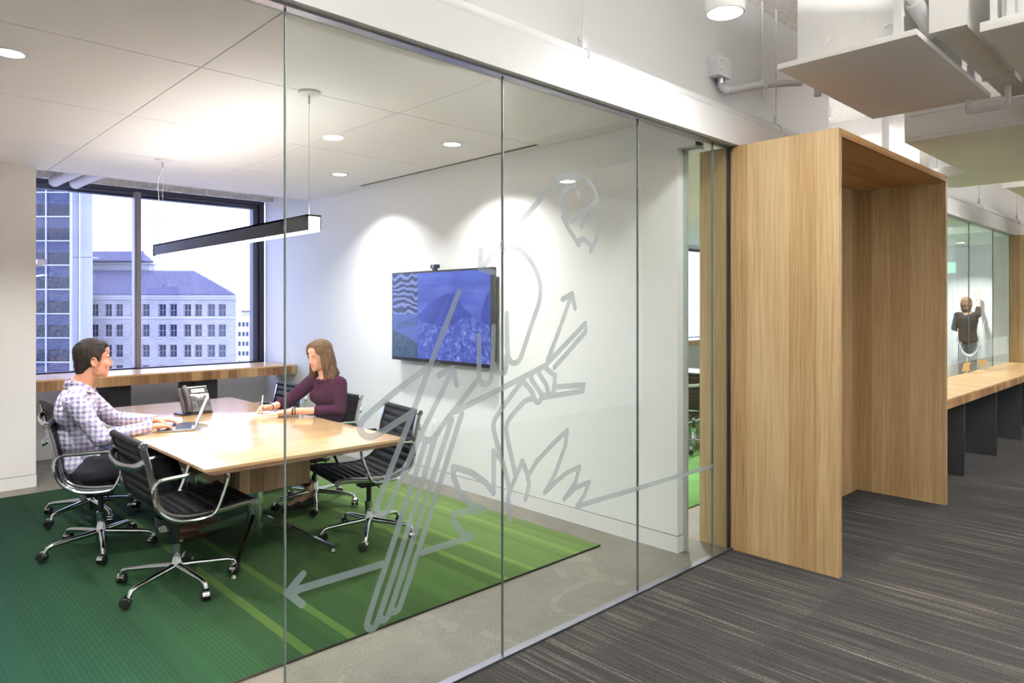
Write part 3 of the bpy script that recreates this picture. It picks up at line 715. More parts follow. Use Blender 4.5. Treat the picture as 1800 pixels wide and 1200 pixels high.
hs = MB().tube([Mp @ Vector(p) for p in ((-0.07, -0.028, 0.004), (-0.07, -0.040, 0.03), (-0.07, -0.045, 0.10), (-0.07, -0.040, 0.175), (-0.07, -0.028, 0.203))], [0.022, 0.024, 0.019, 0.024, 0.021], 12)
hs.build('handset', plain('handset_grey', (58, 54, 55), 0.42, mott=0.02), ph)

np_ = empty('notepad', (2.285, 5.135, TZ), R(-8), 'white notepad under the woman\'s writing hand', 'notepad')
MB().box(-0.105, 0.105, -0.075, 0.075, 0.0, 0.011).build('pages', M['paper'], np_, smooth=False)
MB().box(-0.1055, 0.1055, -0.0755, -0.06, 0.0111, 0.0118).build('binding', M['white'], np_, smooth=False)
sh = MB().box(-0.15, 0.15, -0.108, 0.108, 0.0, 0.0014).build('paper_sheet', M['paper'], None, smooth=False, loc=(1.97, 5.02, TZ)); sh.rotation_euler = (0, 0, R(14))
tag(sh, 'loose white paper sheet lying between the laptop and the notepad', 'paper')

# ------------------------------------------------------------------ lamps
def downlight(x, y, label, power=20.0, group='recessed ceiling downlights'):
    d = empty('downlight', (x, y, CZ), 0, label, 'downlight', group)
    MB().lathe([(0.062, 0.001), (0.062, -0.004), (0.085, -0.004), (0.085, 0.0)], 28).build('trim_ring', M['white'], d)
    MB().lathe([(0.0615, -0.001), (0.0615, -0.003), (0.001, -0.003)], 28).build('lens', M['lamp'], d)
    area_light('downlight_lamp', (x, y, CZ - 0.006), power, 0.12, spread=120)
downlight(0.566, 4.05, 'recessed downlight over the side of the room away from the television')
downlight(3.26, 4.04, 'recessed downlight near the television wall, closer to the glass')
downlight(3.26, 5.667, 'recessed downlight near the television wall, closer to the window')
downlight(0.566, 5.667, 'recessed downlight above the man\'s side of the room')
for x, y, bay in ((5.2, 3.4, 'first bay past the television wall, corridor side'), (5.2, 5.2, 'first bay past the television wall, window side'), (7.4, 3.4, 'bay over the next table, corridor side'), (7.4, 5.2, 'bay over the next table, window side'), (9.8, 3.4, 'bay before the far whiteboards, corridor side'), (9.8, 5.2, 'bay before the far whiteboards, window side'), (12.2, 3.4, 'bay past the far portal, corridor side'), (12.2, 5.2, 'bay past the far portal, window side'), (15.2, 3.6, 'bay right at the far whiteboards')):
    downlight(x, y, 'recessed downlight in the ' + bay, 48.0, 'downlights of the farther rooms')

pend = empty('linear_pendant', (1.89, 3.56, 1.985), 0, 'black linear pendant lamp hanging over the meeting table', 'lamp')
MB().box(-0.041, -0.035, 0, 2.66, 0, 0.088).box(0.035, 0.041, 0, 2.66, 0, 0.088).box(-0.041, 0.041, 0, 2.66, 0.0775, 0.088).build('housing', M['black'], pend, smooth=False)
MB().box(-0.0345, 0.0345, 0.004, 2.62, -0.004, 0.02).box(-0.0345, 0.0345, -0.001, 0.0035, -0.004, 0.077).build('diffuser', M['lamp_strip'], pend, smooth=False)
MB().box(-0.043, 0.043, 2.66, 2.668, -0.004, 0.09).build('end_cap', M['blackmetal'], pend, smooth=False)
for y in (0.06, 2.56):
    cpy = MB().lathe([(0.001, 0.784), (0.062, 0.784), (0.062, 0.772), (0.05, 0.766), (0.001, 0.765)], 24, Matrix.Translation((0, y, 0))).build('canopy', M['white'], pend)
    MB().cyl((0, y, 0.72), (0, y, 0.766), 0.006).build('cable_grip', M['alu'], cpy)
    MB().cyl((0, y, 0.088), (0, y, 0.72), 0.0016, seg=6).build('suspension_wire', M['white'], pend)
MB().tube(smooth_path([(0.012, 2.56, 0.766), (0.0, 2.585, 0.69), (-0.03, 2.58, 0.6), (-0.022, 2.57, 0.4), (0.0, 2.56, 0.088)], 6), 0.0028, 6).build('power_cord', M['white'], pend)
area_light('pendant_lamp', (1.89, 4.88, 1.978), 27.0, 2.55, rot=(0, 0, R(90)), shape='RECTANGLE', size_y=0.06)
MB().box(-0.030, 0.030, 0.03, 2.63, 0.0885, 0.0905).build('added_uplens', M['lamp_strip'], pend, smooth=False)  # upward glow strip and its lamp, added to lift the ceiling brightness
area_light('added_uplamp', (1.89, 4.88, 2.08), 5.5, 2.55, rot=(R(180), 0, R(90)), shape='RECTANGLE', size_y=0.06)

sd = empty('slot_diffuser', (3.725, 3.62, CZ), 0, 'long black slot air diffuser in the ceiling above the television', 'vent')
MB().box(-0.02, 0.02, 0, 2.45, -0.0015, 0.004).build('slot', M['black'], sd, smooth=False)
MB().box(-0.028, -0.021, -0.01, 2.46, -0.004, 0.0).box(0.021, 0.028, -0.01, 2.46, -0.004, 0.0).build('flange', M['white'], sd, smooth=False)
sd2 = empty('slot_diffuser', (15.9, 3.6, CZ), 0, 'black slot air diffuser in the ceiling of the far glass room', 'vent')
MB().box(-0.02, 0.02, 0, 2.45, -0.0015, 0.004).build('slot', M['black'], sd2, smooth=False)
MB().box(-0.028, -0.021, -0.01, 2.46, -0.004, 0.0).box(0.021, 0.028, -0.01, 2.46, -0.004, 0.0).build('flange', M['white'], sd2, smooth=False)

def can_light(x, y, z, label, power=60.0):
    d = empty('can_light', (x, y, z), 0, label, 'lamp', 'corridor can lights')
    MB().lathe([(0.001, 0.2), (0.085, 0.2), (0.092, 0.19), (0.092, 0.0), (0.084, 0.0), (0.084, 0.02), (0.001, 0.02)], 30).build('cylinder', M['white'], d)
    MB().lathe([(0.0835, 0.018), (0.0835, 0.004), (0.001, 0.001)], 30).build('lens', M['lamp'], d)
    MB().cyl((0, 0, 0.2), (0, 0, 3.68 - z), 0.012).build('stem', M['white'], d)
    area_light('can_lamp', (x, y, z - 0.003), power, 0.16, spread=170)
can_light(3.087, 1.72, 2.985, 'glowing white cylinder light hanging in front of the grey bulkhead', 14.0)
for x, w_ in ((-1.0, 'before the open end of the glass'), (3.0, 'opposite the television'), (6.0, 'opposite the wood portal'), (9.0, 'opposite the bar counter'), (12.0, 'opposite the far portal'), (16.0, 'toward the corridor end')): can_light(x, -0.8, 3.0, 'white cylinder light in the corridor row ' + w_, 14.0)
can_light(0.0, 1.2, 3.0, 'white cylinder light over the corridor by the open end of the glass', 22.0)
can_light(8.7, 0.9, 3.0, 'white cylinder light over the bar counter', 24.0)
can_light(14.0, 1.0, 3.0, 'white cylinder light past the bar counter', 30.0)
can_light(6.55, 2.68, 3.3, 'white cylinder light inside the lit recess above the wood portal', 30.0)
# trough lights added out of view to brighten the deck and bulkhead
for x, ty, pw, w_ in ((-1.5, -0.3, 1600, 'before the open end of the glass'), (1.5, -0.3, 1600, 'in the row opposite the first pane'), (4.5, -0.3, 2000, 'in the row opposite the wood portal'), (7.5, -0.3, 2000, 'in the row opposite the first black leg'), (10.5, -0.3, 2000, 'in the row opposite the drop drawing'), (13.5, -0.3, 2000, 'in the row past the far portal'), (16.8, -0.3, 2000, 'in the row at the corridor end'), (1.5, 1.2, 700, 'close to the header of the glass')):
    d = empty('added_trough_light', (x, ty, 3.05), 0, 'added unseen upward trough light ' + w_, 'lamp', 'added corridor trough lights')
    MB().box(-1.2, 1.2, -0.07, -0.06, 0, 0.07).box(-1.2, 1.2, 0.06, 0.07, 0, 0.07).box(-1.2, 1.2, -0.07, 0.07, -0.008, 0.0).box(-1.21, -1.2, -0.07, 0.07, -0.008, 0.07).box(1.2, 1.21, -0.07, 0.07, -0.008, 0.07).build('trough', M['white'], d, smooth=False)
    MB().box(-1.19, 1.19, -0.04, 0.04, 0.001, 0.03).build('tube_lens', M['lamp'], d, smooth=False)
    for q in (-1.0, 1.0): MB().cyl((q, 0, 0.03), (q, 0, 0.63), 0.004, seg=6).build('suspension_wire', M['white'], d)
    area_light('added_trough_lamp', (x, ty, 3.09), pw, 2.3, rot=(R(180), 0, 0), shape='RECTANGLE', size_y=0.08)

ex = empty('exit_sign', (15.07, 0.83, 2.3), 0, 'green exit sign hanging further along the corridor', 'sign')
MB().box(-0.012, 0.012, -0.17, 0.17, -0.11, 0.11, ch=0.004).build('plate', M['white'], ex)
MB().box(-0.0125, 0.0125, -0.16, 0.16, -0.10, 0.10).build('glow_panel', M['exit'], ex, smooth=False)
MB().cyl((0, 0, 0.11), (0, 0, 1.38), 0.01).build('stem', M['white'], ex)

# ------------------------------------------------------------------ exposed services of the corridor
def hanger(parent, x, y, z0, r):
    h = MB().cyl((x, y, z0 + r + 0.03), (x, y, 3.68), 0.006, seg=8).build('hanger_rod', M['whitepipe'], parent)
    m = MB().tube([(x, y + r * 1.06 * math.cos(R(a)), z0 + r * 1.06 * math.sin(R(a))) for a in range(0, 360, 20)], 0.006, 6, closed=True)
    m.box(x - 0.02, x + 0.02, y - 0.014, y + 0.014, z0 + r, z0 + r + 0.07); m.cyl((x - 0.035, y, z0 + r + 0.045), (x + 0.035, y, z0 + r + 0.045), 0.009, seg=8)
    m.build('pipe_clamp', M['whitepipe'], h)
sp = empty('sprinkler_pipe', (0, 0, 0), 0, 'long white painted pipe running along the top of the header', 'pipe')
MB().tube([(-1.2, 2.275, 2.815), (2.0, 2.275, 2.815), (5.98, 2.275, 2.815)] + [(5.98 + 0.12 * math.sin(R(a)), 2.275 + 0.12 - 0.12 * math.cos(R(a)), 2.815) for a in (30, 60, 90)] + [(6.1, 2.89, 2.815)], 0.039, 14).build('pipe', M['whitepipe'], sp)
hanger(sp, 2.68, 2.275, 2.815, 0.039); hanger(sp, 4.80, 2.275, 2.815, 0.039)

jb = empty('junction_box', (4.08, 2.35, 3.10), 0, 'white electrical junction box with knockouts on the grey bulkhead', 'junction box')
MB().box(-0.075, 0.075, -0.075, 0.0, -0.062, 0.062, ch=0.004).build('body', M['whitepipe'], jb)
MB().box(-0.077, 0.077, -0.079, -0.0752, -0.064, 0.064, ch=0.0015).build('cover', M['whitepipe'], jb)
for z in (-0.034, 0.0, 0.034): MB().cyl((-0.0752, -0.037, z), (-0.0775, -0.037, z), 0.013).build('knockout', M['deckgrey'], jb)
for z in (-0.03, 0.03): MB().cyl((-0.05, -0.0795, z), (-0.05, -0.082, z), 0.006).build('screw', M['steel'], jb)
fc = empty('flexible_conduit', (0, 0, 0), 0, 'ribbed white flexible conduit curving from the junction box', 'conduit')
P = smooth_path([(4.09, 2.31, 3.03), (4.10, 2.305, 2.985), (4.17, 2.30, 2.975), (4.35, 2.29, 3.03), (4.60, 2.28, 3.10), (4.85, 2.25, 3.16), (5.05, 2.2, 3.20)], 16)
rr = [0.020 + 0.006 * (i % 2) for i in range(len(P))]
MB().tube(P, rr, 10).build('conduit', M['whitepipe'], fc, angle=80)
MB().cyl((4.09, 2.31, 3.0), (4.09, 2.31, 3.036), 0.026).build('connector', M['steel'], fc)
hr = MB().cyl((4.60, 2.28, 2.99), (4.60, 2.28, 3.68), 0.005, seg=8).build('hanger_rod', M['whitepipe'], fc)
MB().box(4.57, 4.63, 2.255, 2.305, 3.075, 3.125).box(4.59, 4.61, 2.27, 2.29, 3.03, 3.08).build('conduit_clip', M['whitepipe'], hr, smooth=False)
fc2 = empty('riser_conduit', (0, 0, 0), 0, 'white conduit riser with fitting behind the fan coil unit', 'conduit')
MB().tube(smooth_path([(4.62, 2.02, 3.12), (4.66, 2.02, 3.18), (4.66, 2.02, 3.34), (4.70, 2.0, 3.42), (4.80, 1.98, 3.44)], 8), [0.02 + 0.003 * (i % 2) for i in range(33)], 10).build('conduit', M['whitepipe'], fc2, angle=80)
MB().cyl((4.80, 1.98, 3.0), (4.80, 1.98, 3.68), 0.024).build('riser', M['whitepipe'], fc2)
MB().cyl((4.72, 1.98, 3.52), (4.88, 1.98, 3.52), 0.035).cyl((4.80, 1.98, 3.49), (4.80, 1.98, 3.56), 0.04).build('fitting', M['whitepipe'], fc2)

# fan coil unit with its drip pan
fcu = empty('fan_coil_unit', (3.95, 1.13, 2.95), 0, 'white fan coil unit over a broad flat drip pan above the wood portal', 'air unit')
MB().box(0, 1.55, 0, 0.735, 0.0, 0.032, ch=0.003).build('drip_pan', M['duct'], fcu)
MB().box(0.10, 1.40, 0.13, 0.66, 0.032, 0.5, ch=0.004).build('casing', M['duct'], fcu)
MB().box(0.097, 0.10, 0.22, 0.63, 0.06, 0.46, ch=0.001).build('access_panel', M['duct'], fcu)
for y, z in ((0.30, 0.19), (0.48, 0.13)): MB().cyl((0.0965, y, z), (0.091, y, z), 0.016).build('knockout', M['duct'], fcu)
for x in (0.05, 1.5): MB().box(x - 0.02, x + 0.02, 0.08, 0.12, 0.032, 0.73).build('support_strut', M['whitepipe'], fcu, smooth=False)
dr = empty('drain_pipe', (0, 0, 0), 0, 'white drain pipe bend with a shutoff valve at the drip pan corner', 'pipe')
MB().tube(smooth_path([(4.02, 1.205, 3.68), (4.02, 1.20, 3.28), (4.05, 1.19, 3.20), (4.12, 1.17, 3.14), (4.22, 1.14, 3.06)], 6), 0.026, 12).build('pipe', M['whitepipe'], dr)
MB().cyl((4.08, 1.18, 3.17), (4.24, 1.135, 3.04), 0.042, seg=18).cyl((4.235, 1.137, 3.044), (4.245, 1.135, 3.036), 0.046, seg=18).build('coupling', M['whitepipe'], dr)
vv = MB().cyl((3.93, 1.245, 3.22), (4.02, 1.205, 3.22), 0.028).cyl((3.92, 1.25, 3.22), (3.935, 1.243, 3.22), 0.034).build('valve', M['whitepipe'], dr)
MB().box(3.925, 3.94, 1.25, 1.42, 3.24, 3.252).build('valve_handle', M['steel'], vv, smooth=False)
MB().tube(smooth_path([(4.0, 1.3, 3.05), (4.0, 1.27, 3.06), (4.0, 1.24, 3.05), (4.02, 1.21, 3.1)], 5), 0.011, 8).build('drain_line', M['whitepipe'], dr)

d1 = empty('supply_duct', (0, 0, 0), 0, 'narrow square white duct running beside the drip pan', 'duct')
MB().box(4.125, 5.70, 0.955, 1.105, 3.0, 3.62).build('duct_body', M['duct'], d1, smooth=False)
for x in (4.10, 5.2, 5.7): MB().box(x, x + 0.03, 0.945, 1.115, 2.99, 3.62).build('duct_flange', M['duct'], d1, smooth=False)
d2 = empty('return_air_unit', (4.15, 0.10, 2.95), 0, 'second white ceiling air unit cut by the picture corner', 'air unit')
MB().box(0, 1.3, 0, 0.80, 0.0, 0.05, ch=0.003).build('drip_pan', M['duct'], d2)
MB().box(0.06, 1.2, 0.05, 0.72, 0.05, 0.6, ch=0.004).build('casing', M['duct'], d2)
MB().box(0.04, 0.06, 0.1, 0.55, 0.09, 0.13).build('green_label_strip', plain('pale_green', (168, 182, 172), 0.5, mott=0), d2, smooth=False)
MB().box(0.02, 0.05, 0.73, 0.76, 0.05, 0.7).box(0.02, 0.05, 0.66, 0.69, 0.05, 0.7).build('support_strut', M['whitepipe'], d2, smooth=False)
d3 = empty('cross_duct', (0, 0, 0), 0, 'wide white duct crossing the corridor with a sloping transition', 'duct')
MB().box(5.78, 7.45, -0.4, 1.70, 2.80, 3.02).build('duct_body', M['duct'], d3, smooth=False)
MB().box(5.772, 5.78, -0.4, 1.70, 2.83, 2.845).box(5.772, 5.78, -0.4, 1.70, 2.99, 3.02).build('seam', M['duct'], d3, smooth=False)
MB().prism([(5.78, 2.8), (7.45, 2.8), (7.45, 3.02), (5.78, 3.02)], 1.70, 1.735, 'y').build('end_flange', M['duct'], d3, smooth=False)
MB().prism([(7.45, 2.785), (7.49, 2.785), (7.49, 3.03), (7.45, 3.03)], -0.4, 1.78, 'y').build('lower_seam', M['duct'], d3, smooth=False)
d4 = empty('return_duct', (0, 0, 0), 0, 'square white duct end projecting below the sloping ducts', 'duct')
MB().box(5.47, 5.765, 0.60, 0.93, 2.86, 3.3).build('duct_body', M['duct'], d4, smooth=False)
MB().box(5.735, 5.765, 0.585, 0.945, 2.845, 3.3).build('duct_flange', M['duct'], d4, smooth=False)
up = empty('condensate_trap', (0, 0, 0), 0, 'small white U shaped pipe trap under the duct', 'pipe')
MB().tube(smooth_path([(5.42, 1.24, 2.95), (5.42, 1.24, 2.875), (5.42, 1.22, 2.86), (5.42, 1.1, 2.86), (5.42, 1.04, 2.86), (5.42, 1.02, 2.88), (5.42, 1.02, 2.99)], 5), 0.016, 10).build('pipe', M['whitepipe'], up)
# round ended slab and lower soffits further along
sl = empty('round_ended_duct', (0, 0, 0), 0, 'flat white duct with a rounded end beyond the portal', 'duct')
pts = [(7.5, 1.2), (8.3, 1.2)] + [(8.3 - 0.1 + 0.1 * math.cos(R(a)), 1.95 + 0.1 * math.sin(R(a))) for a in range(0, 91, 15)] + [(7.6 + 0.1 * math.cos(R(a)), 1.95 + 0.1 * math.sin(R(a))) for a in range(90, 181, 15)]
MB().prism(pts, 2.79, 2.88).build('duct_body', M['duct'], sl, smooth=False)
for k, (x0, x1, y0, y1, z0, z1, lb) in enumerate(((9.1, 10.6, -1.5, 1.75, 2.86, 3.05, 'white duct box over the bar counter'), (11.4, 12.6, -2.0, 1.9, 2.82, 3.1, 'white duct box further past the bar counter'), (14.0, 15.2, -2.0, 1.9, 2.84, 3.1, 'last white duct box at the corridor end'))):
    dd = empty('ceiling_duct', (0, 0, 0), 0, lb, 'duct')
    MB().box(x0, x1, y0, y1, z0, z1).build('duct_body', M['duct'], dd, smooth=False)
    MB().box(x0 - 0.02, x0 + 0.02, y0, y1 + 0.02, z0 - 0.012, z1 + 0.01).box(x1 - 0.02, x1 + 0.02, y0, y1 + 0.02, z0 - 0.012, z1 + 0.01).build('duct_flange', M['duct'], dd, smooth=False)
pr = empty('corridor_pipe', (0, 0, 0), 0, 'white pipe along the header of the far glass room', 'pipe')
MB().cyl((7.3, 2.26, 2.82), (18.9, 2.26, 2.82), 0.035).build('pipe', M['whitepipe'], pr)
for x in (8.6, 10.4, 12.6): hanger(pr, x, 2.26, 2.82, 0.035)
# beam and vertical bits in the recess over the portal
bt = empty('recess_beam', (0, 0, 0), 0, 'pale beam crossing the lit recess above the wood portal', 'beam')
MB().box(5.95, 7.18, 2.35, 2.52, 2.95, 3.06).build('beam', M['wall_warm'], bt, smooth=False)
tu = empty('column_stub', (0, 0, 0), 0, 'rough fireproofed column stub between the portal and the ducts', 'column')
MB().box(6.9, 7.16, 1.95, 2.2, 2.775, 3.68).build('shaft', M['rough'], tu, smooth=False)
vp = empty('vent_riser', (0, 0, 0), 0, 'small white round topped vent pipe behind the portal top', 'pipe')
MB().tube(smooth_path([(6.3, 2.30, 2.776), (6.3, 2.30, 2.86), (6.3, 2.27, 2.9), (6.3, 2.22, 2.9), (6.3, 2.19, 2.86), (6.3, 2.19, 2.777)], 5), 0.02, 10).build('pipe', M['whitepipe'], vp)

# pipes hanging in the gap between ceiling and window
for x, lb in ((1.52, 'white pipe stub over the window, the one closer to the column'), (1.70, 'white pipe stub over the window, the one closer to the lamp cord')):
    p = empty('pipe_stub', (0, 0, 0), 0, lb, 'pipe', 'pipe stubs over the window')
    MB().tube([(x + 0.1, 7.33, 2.86), (x, 8.18, 2.815)], 0.052, 18).build('pipe', M['whitepipe'], p)
    MB().cyl((x, 8.18, 2.815), (x - 0.001, 8.20, 2.814), 0.055, seg=18).build('pipe_cap', M['whitepipe'], p)
wm = empty('blind_bracket', (1.36, 8.40, 1.985), 0, 'small white bracket at the window edge beside the column', 'bracket')
MB().box(-0.16, 0.09, -0.02, 0.0, -0.012, 0.012).build('arm', M['white'], wm, smooth=False)
MB().box(0.04, 0.12, -0.03, 0.02, 0.0, 0.055).build('block', M['white'], wm, smooth=False)

# ------------------------------------------------------------------ people
def hand(mb, w, d, n, s, curl=(15, 35), size=1.0, spread=0.023, thumb=1.0):
    """w wrist, d pointing direction, n back of hand, s towards the thumb"""
    w = Vector(w); d = Vector(d).normalized(); n = Vector(n); n = (n - d * n.dot(d)).normalized(); s = Vector(s); s = (s - d * s.dot(d) - n * s.dot(n)).normalized()
    k = size
    L = [0.070, 0.078, 0.072, 0.056]; KN = []
    for i in range(4):
        off = (0.034 - spread * i) * k
        kn = w + d * (0.092 - 0.004 * abs(i - 1)) * k + s * off
        KN.append(kn)
        mb.cap(w + s * off * 0.55, kn, 0.017 * k, 0.0125 * k)
        a1, a2 = R(curl[0]), R(curl[0] + curl[1])
        j = kn + (d * math.cos(a1) - n * math.sin(a1)) * L[i] * 0.52 * k + s * off * 0.10
        mb.cap(kn, j, 0.0100 * k, 0.0088 * k)
        mb.cap(j, j + (d * math.cos(a2) - n * math.sin(a2)) * L[i] * 0.52 * k, 0.0088 * k, 0.0072 * k)
    mb.cap(KN[0] - d * 0.012, KN[3] - d * 0.012, 0.0125 * k, 0.0115 * k)
    b = w + d * 0.026 * k + s * 0.026 * k
    t1 = b + (d * 0.62 + s * 0.62 * thumb - n * 0.35).normalized() * 0.042 * k
    mb.cap(w + d * 0.01 * k + s * 0.012 * k, b, 0.018 * k, 0.016 * k); mb.cap(b, t1, 0.0145 * k, 0.0115 * k)
    mb.cap(t1, t1 + (d * 0.88 + s * 0.12 * thumb - n * 0.3).normalized() * 0.034 * k, 0.011 * k, 0.0085 * k)
def head(mb, H, M3, k=1.0, female=False):
    """H centre of the head, M3 rotates local (x forward, y own left, z up)"""
    def P(x, y, z): return Vector(H) + M3 @ Vector((x * k, y * k, z * k))
    def E(c, r): mb.ell(P(*c), [q * k for q in r], M3, 20, 14)
    E((-0.014, 0, 0.034), (0.096, 0.074, 0.086)); E((0.026, 0, -0.030), (0.062, 0.060, 0.086)); E((0.030, 0, -0.076), (0.050, 0.050, 0.038))
    E((0.064, 0, -0.098), (0.020, 0.022, 0.017)); E((0.072, 0, 0.020), (0.018, 0.046, 0.012)); E((0.070, 0, 0.055), (0.016, 0.044, 0.03))
    for s in (-1, 1):
        E((0.054 if female else 0.060, s * (0.035 if female else 0.038), -0.028), (0.027, 0.024, 0.034) if female else (0.024, 0.022, 0.026)); E((0.066, s * 0.031, -0.001), (0.017, 0.018, 0.012))
        E((0.018, s * 0.048, -0.066), (0.040, 0.014, 0.032))
        E((-0.008, s * 0.073, -0.018), (0.014, 0.006, 0.026)); mb.tube([P(-0.010 + 0.0175 * math.cos(a) - 0.05 * 0.1 * math.sin(a), s * (0.079 + 0.004 * (math.cos(a) < 0)), -0.014 + 0.029 * math.sin(a)) for a in [R(q) for q in range(-75, 236, 22)]], 0.0052 * k, 8); E((-0.002, s * 0.077, -0.042), (0.008, 0.006, 0.009)); E((0.005, s * 0.077, -0.018), (0.005, 0.005, 0.007))
        E((0.091, s * 0.0115, -0.036), (0.011, 0.008, 0.008))
    mb.cap(P(0.082, 0, 0.012), P(0.102, 0, -0.030), 0.0080 * k, (0.0108 if not female else 0.0092) * k); E((0.095, 0, -0.037), (0.012, 0.010, 0.008))
    E((0.080, 0, -0.050), (0.010, 0.020, 0.012)); E((0.081, 0, -0.0605), (0.0095, 0.021, 0.007)); E((0.079, 0, -0.072), (0.0105, 0.020, 0.008))
    E((0.074, 0, -0.083), (0.012, 0.02, 0.012))
    return P
def face_bits(P, M3, person, k, female, brow):
    for s in (-1, 1):
        MB().ell(P(0.0755, s * 0.031, -0.002), (0.0075 * k, 0.012 * k, 0.0050 * k), M3, 14, 8).build('eye', M['eye'], person)
        MB().ell(P(0.0806, s * 0.0315, -0.002), (0.0034 * k, 0.0050 * k, 0.0046 * k), M3, 12, 8).build('iris', M['iris'], person)
        b = MB().tube([P(0.0850, s * 0.014, 0.0175), P(0.0830, s * 0.030, 0.0225), P(0.074, s * 0.046, 0.0175)], [0.003 * k, 0.0036 * k, 0.002 * k], 8)
        b.build('eyebrow', brow, person)
        MB().tube([P(0.0845, s * 0.021, 0.004), P(0.0855, s * 0.031, 0.0065), P(0.079, s * 0.043, 0.002)], [0.0016 * k] * 3, 6).build('eyelash', brow, person)
    MB().ell(P(0.0868, 0, -0.0605), (0.0045 * k, 0.019 * k, 0.0032 * k), M3, 14, 8).ell(P(0.0858, 0, -0.0695), (0.005 * k, 0.016 * k, 0.0038 * k), M3, 14, 8).build('lips', M['lips'], person)

# ---- seated man typing
man_rz = R(-20); mf = Vector((math.cos(man_rz), math.sin(man_rz), 0)); ml = Vector((-mf.y, mf.x, 0)); MC = Vector((1.18, 5.017, 0))
def mp(f, l, z): return MC + mf * f + ml * l + Vector((0, 0, z))
Hm = Vector((1.146, 5.045, 1.224)); M3m = Matrix.Rotation(R(-3), 3, 'Z') @ Matrix.Rotation(R(2), 3, 'Y')
shN, shF = Vector((1.000, 4.862, 0.985)), Vector((1.130, 5.225, 0.985))
elN, elF = Vector((1.125, 4.790, 0.757)), Vector((1.315, 5.285, 0.800))
wrN, wrF = Vector((1.425, 4.875, 0.786)), Vector((1.520, 5.100, 0.790))
hipN, hipF = mp(-0.10, -0.095, 0.545), mp(-0.10, 0.095, 0.545)
knN, knF = mp(0.35, -0.12, 0.555), mp(0.36, 0.12, 0.555)
anN, anF = Vector((1.60, 4.80, 0.13)), Vector((1.74, 5.06, 0.10))
b = MB(); P = head(b, Hm, M3m)
b.cap(P(-0.022, 0, -0.06), (1.062, 5.06, 1.03), 0.055, 0.062)
b.cap((1.062, 5.06, 1.03), (1.06, 5.055, 0.62), 0.085, 0.10)
for sh, el, wr in ((shN, elN, wrN), (shF, elF, wrF)):
    b.cap((1.06, 5.05, 1.0), sh, 0.05, 0.045); b.cap(sh, el, 0.042, 0.036); b.cap(el, wr, 0.036, 0.026)
for hp, kn, an in ((hipN, knN, anN), (hipF, knF, anF)):
    b.cap((1.055, 5.06, 0.58), hp, 0.08, 0.07); b.cap(hp, kn, 0.066, 0.05); b.cap(kn, an, 0.048, 0.034)
hand(b, wrN, (0.95, 0.05, -0.06), (0.05, 0, 1), (0.1, 1, 0), (14, 34))
hand(b, wrF, (0.93, -0.30, -0.05), (0.05, 0, 1), (-0.3, -1, 0), (14, 34))
man = blob('person', b, 0.0045, M['skin'], smooth=4)
tag(man, 'seated dark-haired man in a plaid shirt typing at the table', 'person')
face_bits(P, M3m, man, 1.0, False, M['hair_dark'])
h = MB()
def He(c, r): h.ell(P(*c), r, M3m, 20, 14)
He((-0.024, 0, 0.050), (0.098, 0.082, 0.080)); He((-0.036, 0, 0.020), (0.082, 0.082, 0.083)); He((-0.060, 0, -0.030), (0.050, 0.064, 0.060))
He((0.036, 0, 0.096), (0.044, 0.058, 0.026)); He((0.046, 0.006, 0.103), (0.030, 0.044, 0.016)); He((-0.02, 0, 0.096), (0.07, 0.066, 0.042)); He((-0.068, 0, -0.068), (0.036, 0.052, 0.03))
for s in (-1, 1): h.cap(P(0.018, s * 0.070, 0.045), P(0.016, s * 0.0715, -0.002), 0.017, 0.010); h.cap(P(0.030, s * 0.062, 0.070), P(0.0, s * 0.07, 0.03), 0.02, 0.018)
for k in range(26):
    a = random.uniform(-1, 1); q = random.uniform(-0.09, 0.07); He((q, a * 0.055, 0.117 - 0.20 * (q + 0.02) ** 2 * 8 - abs(a) * 0.018), (0.018, 0.012, 0.012))
hair = blob('hair', h, 0.0045, M['hair_dark'], man, smooth=3)
s = MB()
s.ell((1.050, 5.060, 0.905), (0.118, 0.185, 0.165), Matrix.Rotation(man_rz, 3, 'Z')); s.ell((1.062, 5.055, 0.74), (0.128, 0.165, 0.17), Matrix.Rotation(man_rz, 3, 'Z')); s.ell((1.055, 5.06, 0.575), (0.138, 0.178, 0.10), Matrix.Rotation(man_rz, 3, 'Z'))
s.cap((1.062, 5.058, 1.035), (1.062, 5.058, 0.98), 0.066, 0.10); s.cap((1.058, 5.05, 1.03), shN + Vector((0, 0, 0.008)), 0.055, 0.058); s.cap((1.064, 5.07, 1.03), shF + Vector((0, 0, 0.008)), 0.055, 0.058)
for sh, el, wr, t in ((shN, elN, wrN, 1), (shF, elF, wrF, 1)):
    s.cap(sh, el, 0.066, 0.052); s.cap(el, wr - (wr - el).normalized() * 0.02, 0.053, 0.037)
    mid = sh.lerp(el, 0.75); s.ell(mid + Vector((0.01, 0, -0.012)), (0.056, 0.052, 0.05)); s.ell(el.lerp(wr, 0.25) + Vector((0, 0, -0.014)), (0.05, 0.046, 0.042))
sm_ = blob('shirt', s, 0.007, M['shirt'], man, smooth=8)
for wr, el in ((wrN, elN), (wrF, elF)):
    d = (wr - el).normalized(); MB().tube([wr - d * 0.055, wr - d * 0.05, wr + d * 0.006, wr + d * 0.004], [0.036, 0.0385, 0.0365, 0.030], 18).build('cuff', M['shirt'], man)
